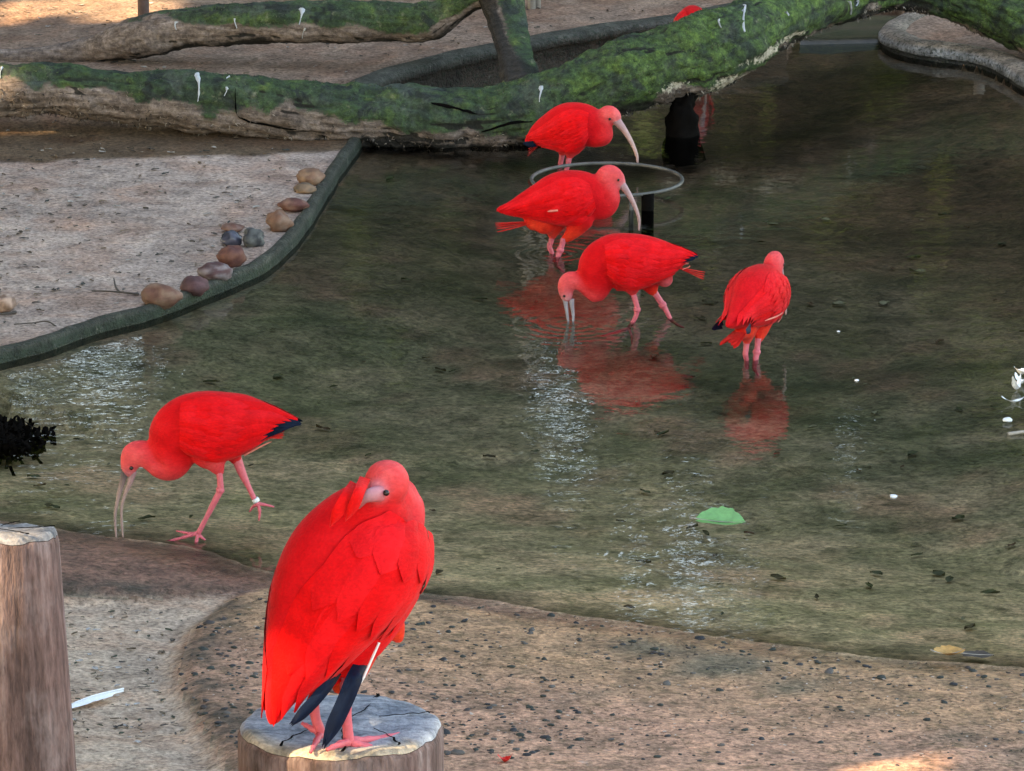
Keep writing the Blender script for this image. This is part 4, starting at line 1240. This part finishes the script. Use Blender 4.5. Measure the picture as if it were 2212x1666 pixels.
stone(496, 483, 50, 20, ORG, (0.17, 0.10, 0.08), 'flat orange stone lying behind the blue black stone', 7)
stone(596, 467, 56, 50, (0.16, 0.075, 0.045), PEA, 'orange stone with a pale top beside the slate stone', 8, 0.9, rough=0.35)
stone(628, 434, 66, 30, BRN, (0.2, 0.11, 0.08), 'low reddish stone second from the log', 9, 0.8)
stone(664, 374, 60, 40, (0.18, 0.095, 0.06), (0.23, 0.14, 0.09), 'tan orange stone nearest the fallen log', 10, 0.9)
stone(652, 398, 50, 26, (0.19, 0.12, 0.075), (0.11, 0.08, 0.055), 'greyish low stone just in front of the tan one by the log', 13, 0.9)
stone(8, 648, 54, 40, PEA, (0.36, 0.24, 0.18), 'pale peach stone alone at the left edge of the sand', 11, 0.9)

# ------------------------------------------------------------------ posts beyond the log
def post(name, u, v, w, h, m, label, lean=0.0):
    b = gp(u, v, 0.13)
    r = w / 2 / scl(b)
    mb = MB()
    zs = np.linspace(-0.05, h, 9)
    tube(mb, [(lean * z, 0.01 * math.sin(z * 5), z) for z in zs], list(np.linspace(r * 1.05, r * 0.95, 9)), 14, (1, 0, 0), wob=lambda q, i, a: 0.004 * noise.noise(q * 9))
    return tag(mb.build(name, M[m], loc=b), label, 'post')
post('wooden_post', 311, 72, 24, 1.1, 'redwood', 'thin reddish brown post standing behind the end of the limb')
post('wooden_post', 1149, 24, 17, 1.2, 'palewood', 'left one of two thin pale posts behind the fork of the limb', -0.02)
post('wooden_post', 1162, 23, 12, 1.2, 'palewood', 'right one of two thin pale posts behind the fork of the limb', 0.02)
post('wooden_post', 2118, 30, 24, 0.26, 'palewood', 'pale post beyond the spit seen only as a reflection in the water', 0.0)

# ------------------------------------------------------------------ twigs, feather, leaves, floating bits
def twig(paths, label, r=0.004, m='twig', name='twig', cat='twig'):
    mb = MB()
    base = None
    for pts in paths:
        P = []
        for u, v, dz in pts:
            q = gp(u, v, 0.045)
            q.z = Hz(q.x, q.y) + 0.006 + dz
            P.append(q)
        if base is None: base = P[0].copy()
        S = cr([tuple(p - base) for p in P], 5)
        tube(mb, [s for s in S], list(np.linspace(r, r * 0.5, len(S))), 7, (0.3, 0.2, 1))
    return tag(mb.build(name, M[m], loc=base), label, cat)
twig([[(300, 630, 0), (260, 629, .004), (225, 626, .004), (198, 624, 0)], [(258, 629, .004), (250, 620, .01), (246, 608, .02)]], 'small forked dark twig on the sand left of the large orange stone')
twig([[(157, 703, 0), (110, 694, .003), (70, 692, 0), (30, 694, 0)]], 'thin curved twig on the sand near the left curb', 0.003)
twig([[(34, 668, 0), (15, 673, .003), (-20, 674, 0)]], 'short dark twig below the pale stone at the left edge', 0.005)
def leafy(name, centre, rz, ln, wd, m, fold, label, cat, curl=0.0, dz=0.004, tilt=0.0, vein=True, N=14):
    root = empty(name, centre, rz, label, cat)
    mb = MB()
    rows = []
    for i in range(N + 1):
        t = i / N
        w_ = wd * (math.sin(math.pi * min(1, t ** 0.8)) ** 0.8) * (1 + 0.08 * math.sin(i * 2.3)) + 0.0004
        rows.append([Vector((ln * (t - 0.5), j * w_, dz + fold * abs(j) * w_ + curl * ln * (t - 0.5) ** 2 + 0.002 * math.sin(9 * t + 2 * j) + tilt * j * w_)) for j in (-1, -0.5, 0, 0.5, 1)])
    mb.grid(rows)
    mb.build('leaf_blade', M[m], root)
    mb = MB()
    if vein:
        tube(mb, [(ln * (t - 0.5), 0, dz + 0.0015 + curl * ln * (t - 0.5) ** 2) for t in np.linspace(-0.12, 1, 10)], list(np.linspace(0.0022, 0.0008, 10)), 6)
        mb.build('midrib', M['palewood'], root)
    return root
leafy('green_leaf', gp(1557, 1133), R(-14), 0.14, 0.062, 'leaf', 0.30, 'bright green leaf floating folded on the near water', 'leaf', 0.12, 0.006, 0.12)
leafy('floating_stalk', gp(1484, 1137), R(25), 0.055, 0.005, 'palewood', 0.0, 'pale broken leaf stalk floating left of the green leaf', 'stalk', 0.1, 0.003, vein=False)
leafy('dry_leaf', gp(2052, 1424, 0.02), R(20), 0.085, 0.036, 'dryleaf', 0.35, 'curled orange brown dry leaf at the water edge on the right', 'leaf', 0.5, 0.012)
leafy('dead_leaf', gp(2112, 1424, 0.004), R(-10), 0.08, 0.03, 'twig', 0.12, 'dark wet dead leaf lying right of the orange dry leaf', 'leaf', 0.1, 0.010)
leafy('red_petal', gp(1091, 1652, Hz(*gp(1091, 1652, .1).xy)), R(10), 0.034, 0.012, 'petal', 0.5, 'small red petal on the slab right of the perch stump', 'petal', 2.0, 0.008, vein=False)
def white_feather(u0, v0, u1, v1, wd, label, z=None):
    a, b = gp(u0, v0, 0.03), gp(u1, v1, 0.03)
    za = (Hz(a.x, a.y) if z is None else z) + 0.008
    c = (a + b) / 2
    c.z = za
    root = empty('white_feather', c, math.atan2(b.y - a.y, b.x - a.x), label, 'feather')
    ln = (b - a).length
    mb = MB()
    rows = []
    rr = random.Random(5)
    for i in range(15):
        t = i / 14
        w_ = wd * (0.9 if t < 0.7 else max(0.05, 0.9 * (1 - (t - 0.7) / 0.12))) * min(1, 0.35 + t * 3)
        rows.append([Vector((ln * (t - 0.5), j * w_ * (1 + 0.25 * rr.random()), 0.006 * (1 - abs(j)) + 0.004 * math.sin(t * 4))) for j in (-1, -0.5, 0, 0.5, 1)])
    mb.grid(rows)
    mb.build('vane', M['feather'], root)
    mb = MB()
    tube(mb, [(ln * (t - 0.5), 0, 0.0075 + 0.004 * math.sin(t * 4)) for t in np.linspace(0, 1, 8)], list(np.linspace(0.0012, 0.0022, 8)), 6)
    mb.build('shaft', M['feather'], root)
    return root
white_feather(150, 1590, 268, 1551, 0.017, 'long white feather lying on the sand beside the left stump')
def speck(u, v, w, label, z=0.002, m='feather', name='floating_down', tall=0.4):
    c = gp(u, v, z)
    s = w / 2 / scl(c)
    mb = MB()
    ball(mb, (0, 0, 0), (s, s * 1.3, s * tall), 10, 6)
    for v_i in range(len(mb.v)):
        q = Vector(mb.v[v_i])
        mb.v[v_i] = tuple(q * (1 + 0.35 * noise.noise(q * 120 + Vector((u, v, 0)))))
    return tag(mb.build(name, M[m], loc=c), label, 'down feather')
speck(1930, 1072, 17, 'small white down feather floating alone above and right of the green leaf')
speck(1811, 1436 - 720, 8, 'tiny white fleck floating right of the bird seen from behind')
speck(1851, 822, 10, 'tiny white fleck floating below right of the bird seen from behind')
tw = twig([[(2178, 908, -0.03), (2215, 906, -0.03), (2290, 902, -0.03)]], 'pale straw floating at the right edge of the pond', 0.006, 'palewood', 'straw', 'straw')
tw.location.z = 0.004
speck(2176, 907, 22, 'white blob of down on the end of the straw at the right edge', 0.008)
for i, (u, v, ln, wd, rz, cv) in enumerate([(2207, 812, 0.05, 0.018, 20, 2.0), (2196, 845, 0.055, 0.010, 60, 3.5), (2190, 872, 0.075, 0.005, 12, 1.0), (2205, 832, 0.04, 0.014, -30, 3.0)]):
    leafy('white_feather', gp(u, v), R(rz), ln, wd, 'feather', 0.6, ['white curled feather highest of the tangle at the right edge of the water', 'white curled feather in the middle of the tangle at the right edge', 'thin white feather lowest of the tangle at the right edge', 'short white feather beside the curled ones at the right edge'][i], 'feather', cv, 0.005, vein=False)  # thin curled white strips lying on the water
# dark clump of wet roots at the left
rc_ = gp(20, 945)
root = empty('root_clump', rc_, 0, 'black wet clump of roots in the water at the left edge', 'plant')
mb = MB()
q = random.Random(3)
for i in range(420):
    x0, y0 = q.gauss(-0.03, 0.065), q.gauss(0, 0.085)
    x1, y1, z1 = x0 + q.gauss(0, 0.02), y0 + q.gauss(0, 0.03), 0.004 + 0.022 * q.random() * max(0.2, 1 - abs(x0) / 0.12)
    p = Vector((x0, y0, -0.03))
    e = Vector((x1, y1, z1))
    m_ = (p + e) / 2 + Vector((0, 0, 0.016))
    d = Vector((0.005, 0.0, 0.0))
    mb.grid([[p - d, p + d], [m_ - d, m_ + d], [e - d * 0.3, e + d * 0.3]])
tag(mb.build('roots', M['darkwood'], root), kind='stuff')
mb = MB()
ball(mb, (-0.03, 0, -0.012), (0.09, 0.11, 0.018), 18, 10)
for k in range(len(mb.v)):
    z_ = Vector(mb.v[k])
    mb.v[k] = tuple(z_ * (1 + 0.3 * noise.noise(z_ * 25)))
mb.build('root_ball', M['darkwood'], root)

# ------------------------------------------------------------------ pebbles set in the slab
peb = []
for k in range(6):
    mb = MB()
    rows = []
    for i in range(5):
        th = math.pi * (0.03 + 0.94 * i / 4)
        rows.append([Vector((math.sin(th) * math.cos(a), math.sin(th) * math.sin(a) * 0.75, math.cos(th) * 0.38)) * (1 + 0.28 * noise.noise(Vector((math.cos(a), math.sin(a), th)) * 1.2 + Vector((k * 5, 0, 0)))) for a in [2 * math.pi * j / 7 for j in range(7)]][::-1])
    col = [(0.020, 0.026, 0.022), (0.030, 0.030, 0.034), (0.045, 0.036, 0.034), (0.024, 0.032, 0.026), (0.09, 0.08, 0.072), (0.018, 0.020, 0.024)][k]
    mb.grid(rows, [[col] * 7] * 5, closed=True, cap=True)
    peb.append((mb, mb.mesh('pebble')))
    peb[-1][1].materials.append(M['pebble'])
q = random.Random(12)
cand = []
while len(cand) < 900:
    u, v = q.uniform(-30, 2250), q.uniform(1255, 1700)
    p = gp(u, v, 0.05)
    h, sd, dn, near, spd, land = [x[0] for x in fields(np.array([p.x]), np.array([p.y]))]
    if not land or spd < 0.0 or dn < 0.05: continue
    if u < 560 and v < 1310: continue
    den = 0.35 + 0.65 * (noise.noise(Vector((p.x * 1.6, p.y * 1.6, 3))) * 0.5 + 0.5)
    den = den ** 1.8 * 1.3
    if u > 1250 and v > 1440: den *= 0.42
    if u > 1700 and v > 1520: den *= 0.6
    if u < 560: den *= 1.5
    if q.random() > den: continue
    size = min(0.021, 0.0055 * math.exp(q.gauss(0, 0.38)) + (0.005 if q.random() < 0.16 else 0))
    cand.append((size, Vector((p.x, p.y, float(h)))))
cand.sort(key=lambda t: -t[0])
for s, p in cand[:300]:
    o = bpy.data.objects.new('pebble', q.choice(peb)[1])
    COL.objects.link(o)
    o.parent = slab_obj
    o.location = p + Vector((0, 0, s * 0.08))
    o.scale = (s, s, s * 0.9)
    o.rotation_euler = (q.gauss(0, 0.15), q.gauss(0, 0.15), q.uniform(0, 6.28))
mb = MB()
for s, p in cand[300:]:
    src = q.choice(peb)[0]
    a = q.uniform(0, 6.28)
    b = len(mb.v)
    for v_, c_ in zip(src.v, src.c):
        mb.v.append((p.x + s * (v_[0] * math.cos(a) - v_[1] * math.sin(a)), p.y + s * (v_[0] * math.sin(a) + v_[1] * math.cos(a)), p.z + s * (v_[2] * 0.9 + 0.08)))
        mb.c.append(c_)
    mb.f += [tuple(b + i for i in f) for f in src.f]
tag(mb.build('small_pebbles', M['pebble'], slab_obj), kind='stuff')

# ------------------------------------------------------------------ litter: leaf scraps and grit on the bank sand and on the pond floor
def litter(name, n, region, cols, smin, smax, cond, seed, zoff=0.004):
    q = random.Random(seed)
    mb = MB()
    k = 0
    while k < n:
        u, v = q.uniform(region[0], region[2]), q.uniform(region[1], region[3])
        p = gp(u, v, 0.03)
        h, sd, dn, near, spd, land = [x[0] for x in fields(np.array([p.x]), np.array([p.y]))]
        if not cond(sd, dn, spd, near): continue
        k += 1
        s = q.uniform(smin, smax)
        a = q.uniform(0, 6.28)
        c = q.choice(cols)
        ca, sa = math.cos(a) * s, math.sin(a) * s
        w_ = q.uniform(0.3, 0.7)
        z = float(h) + zoff
        rows = []
        for t, ww in ((-1, 0.1), (-0.3, 1), (0.4, 0.8), (1, 0.1)):
            rows.append([Vector((p.x + ca * t - sa * ww * w_ * j, p.y + sa * t + ca * ww * w_ * j, z + s * 0.35 * (abs(j) * q.random() + 0.3 * q.random()))) for j in (-1, 0, 1)])
        mb.grid(rows, [[c] * 3] * 4)
    return tag(mb.build(name, M['litter'], smooth=False), kind='stuff')
litter('leaf_litter', 800, (-20, 0, 1500, 760), [(0.05, 0.04, 0.03), (0.07, 0.045, 0.03), (0.03, 0.035, 0.03), (0.16, 0.11, 0.07), (0.30, 0.28, 0.25)], 0.003, 0.015, lambda sd, dn, sp_, near: sd > 0.12 and not near, 4)
litter('slab_grit', 1500, (380, 1280, 2230, 1690), [(0.05, 0.04, 0.03), (0.5, 0.42, 0.36), (0.22, 0.13, 0.09), (0.12, 0.09, 0.07), (0.03, 0.035, 0.03)], 0.002, 0.006, lambda sd, dn, sp_, near: sp_ > 0.02 and dn > 0.03, 15, 0.002)
litter('sand_grit', 160, (100, 1300, 460, 1680), [(0.05, 0.045, 0.04), (0.04, 0.05, 0.03), (0.12, 0.09, 0.06), (0.36, 0.35, 0.34)], 0.004, 0.012, lambda sd, dn, sp_, near: sp_ < -0.04, 5)
litter('sunken_litter', 130, (-20, 330, 2230, 1420), [(0.10, 0.075, 0.05), (0.09, 0.10, 0.05), (0.16, 0.09, 0.06), (0.3, 0.28, 0.2), (0.10, 0.11, 0.07)], 0.008, 0.028, lambda sd, dn, sp_, near: sd < -0.12, 6, 0.006)

# ------------------------------------------------------------------ trees round the pond: they shade it and darken its reflections
sun_holes = []
def hole(p, r): sun_holes.append((Vector(p), r))
hole(gp(2010, 1630, 0.1), 0.04)
hole(gp(1960, 1622, 0.1), 0.04)
hole(gp(2070, 1636, 0.1), 0.04)
for u, v in ((-30, 22), (30, 24), (90, 20), (150, 22), (200, 25), (260, 30), (300, 26), (110, 46), (170, 45), (230, 46)): hole(gp(u, v, 0.13), 0.10)
for u, v in ((20, 262), (60, 262), (110, 258)): hole(gp(u, v, 0.06), 0.07)
hole(PC + Vector((-0.07, -PR, -0.07)), 0.11)
hole(PC + Vector((-0.12, -PR * 0.8, -0.02)), 0.06)
hole(PC + Vector((0.0, -PR, -0.01)), 0.05)
sky_gaps = []
_q = random.Random(77)
for u, v, r in [(_q.uniform(300, 2200), 450 + 900 * _q.random() ** 0.8, 0.02 + 0.05 * _q.random() ** 2) for _ in range(46)] + list(((1500, 1250, 0.15), (1360, 1190, 0.08), (1400, 1230, 0.07), (1440, 1290, 0.08), (1660, 1270, 0.07), (1600, 1190, 0.05), (1340, 1180, 0.05), (1740, 1340, 0.06), (1340, 1240, 0.07), (1180, 905, 0.09), (1300, 990, 0.05), (120, 800, 0.10), (370, 760, 0.07), (1480, 1180, 0.06), (1560, 1320, 0.14), (1620, 1290, 0.08), (1150, 850, 0.05), (1225, 880, 0.07), (1250, 930, 0.09), (180, 745, 0.2), (260, 760, 0.18), (60, 815, 0.14), (330, 720, 0.09), (1830, 480, 0.06), (1828, 530, 0.03))):
    p = gp(u, v)
    d = Vector((p.x, p.y, -CAMH)).normalized()
    sky_gaps.append((p, Vector((d.x, d.y, -d.z)), r))
def tree(x, y, h, cr_, nleaf, seed, label, group, cull_sky, leaf=0.22, low=0.25, tone=0.0, name='shade_tree', cat='tree'):
    q = random.Random(seed)
    root = empty(name, (x, y, 0.1), 0, label, cat, group)
    mb = MB()
    pts = [(0.25 * math.sin(k * 1.3 + seed), 0.2 * math.cos(k + seed), h * 0.7 * k / 6) for k in range(7)]
    tube(mb, cr(pts, 3), list(np.linspace(0.28, 0.07, 19) * (1 if h > 6 else 0.25)), 12)
    for k in range(6):
        a = q.uniform(0, 6.28)
        z = h * q.uniform(0.3, 0.6)
        L_ = cr_ * q.uniform(0.5, 0.8)
        tube(mb, cr([(0, 0, z), (math.cos(a) * L_ * 0.5, math.sin(a) * L_ * 0.5, z + L_ * 0.3), (math.cos(a) * L_, math.sin(a) * L_, z + L_ * 0.75)], 4), list(np.linspace(0.10, 0.03, 9) * (1 if h > 6 else 0.3)), 7)
    mb.build('trunk', M['trunk'], root)
    mb = MB()
    clumps = []
    for k in range(26):
        a, rr = q.uniform(0, 6.28), cr_ * math.sqrt(q.random())
        z = h * q.uniform(low, 1.0)
        rr *= math.sqrt(max(0.1, 1 - ((z / h - 0.6) / 0.55) ** 2))
        clumps.append((Vector((rr * math.cos(a), rr * math.sin(a), z)), q.uniform(0.8, 1.5), q.random()))
    Wd = Vector((x, y, 0.1))
    for k in range(nleaf):
        c, r, tn = q.choice(clumps)
        r *= 1 if h > 6 else 0.55
        p = c + Vector((q.gauss(0, 0.5), q.gauss(0, 0.5), q.gauss(0, 0.42))) * r
        w = p + Wd
        bad = False
        for hp, hr in sun_holes:
            e = w - hp
            t = e.dot(SDIR)
            if t > 0 and (e - SDIR * t).length < hr + leaf * 0.42: bad = True; break
        if cull_sky and not bad:
            for gp_, gd, gr in sky_gaps:
                e = w - gp_
                t = e.dot(gd)
                if t > 0 and (e - gd * t).length < gr + leaf * 0.3 and q.random() > 0.03: bad = True; break
        if bad: continue
        n = Vector((q.gauss(0, 1), q.gauss(0, 1), q.gauss(0, 1) + 0.8)).normalized()
        a1 = n.orthogonal().normalized()
        a1 = (a1 * math.cos(q.uniform(0, 6)) + n.cross(a1) * math.sin(q.uniform(0, 6))).normalized()
        b1 = n.cross(a1)
        s = leaf * q.uniform(0.7, 1.3)
        v_ = min(1, max(0, tn ** 1.6 * 0.85 + 0.25 * q.random() + tone))
        mb.grid([[p - a1 * s, p - b1 * s * 0.45], [p + b1 * s * 0.45, p + a1 * s]], [[(v_, v_, v_)] * 2] * 2)
    mb.build('crown', M['crown'], root, smooth=False)
gl = 'tall leafy tree beyond the far bank, mirrored darkly in the pond'
for i, (x, y, h, c, n) in enumerate([(-9, 30, 12, 3.4, 9000), (-6, 33, 13, 3.2, 14000), (-3.4, 30.5, 11, 2.8, 14000), (-0.8, 33, 13, 3.0, 16000), (1.4, 30.5, 11, 2.8, 14000), (3.8, 33, 13, 3.0, 15000), (6.2, 31, 12, 3.2, 12000), (9.5, 33, 12, 3.4, 8000), (-4.8, 36, 12, 3.2, 12000), (0.4, 36, 12, 3.2, 12000), (3.2, 36.5, 12, 3.2, 12000)]):
    tree(x, y, h, c, n, 50 + i, gl, 'trees beyond the far bank', True, 0.24, 0.06)
gl = 'tall shade tree left of the pond and out of the picture'
ax = math.atan2(SDIR.y, SDIR.x)
for i, (x, y, h, c, n) in enumerate([(-7.5, 3.5, 11, 3.2, 9000), (-8, 7.5, 12, 3.4, 10000), (-7.6, 11.5, 11.5, 3.2, 10000), (-8.2, 15.5, 12, 3.4, 10000), (-9, 19.5, 12, 3.4, 9000), (-10, 24, 12, 3.4, 8000), (-5.5, -0.5, 11, 3.2, 9000)]):
    tree(x, y, h, c, n, 80 + i, gl, 'shade trees left of the pond', False, 0.30, 0.2)
gl = 'leafy green shrub on the far side, mirrored in the dark water at the right'
for i, (x, y, h, c, n, tn) in enumerate([(-4.2, 28.2, 3.6, 1.2, 2600, 0.0), (-2.4, 27.6, 4.2, 1.3, 3000, 0.05), (-0.6, 28.4, 3.4, 1.1, 2600, -0.1), (0.9, 27.4, 4.0, 0.9, 2400, 0.12), (2.3, 28.2, 4.6, 1.2, 3000, -0.05), (3.6, 27.2, 3.4, 0.7, 2000, 0.42), (4.6, 28.4, 4.2, 1.1, 2800, 0.1), (6.2, 28.0, 3.8, 1.2, 2600, 0.0)]):
    tree(x, y, h, c, n, 120 + i, gl, 'shrubs beyond the far bank', True, 0.15, 0.04, tn, 'leafy_shrub', 'shrub')
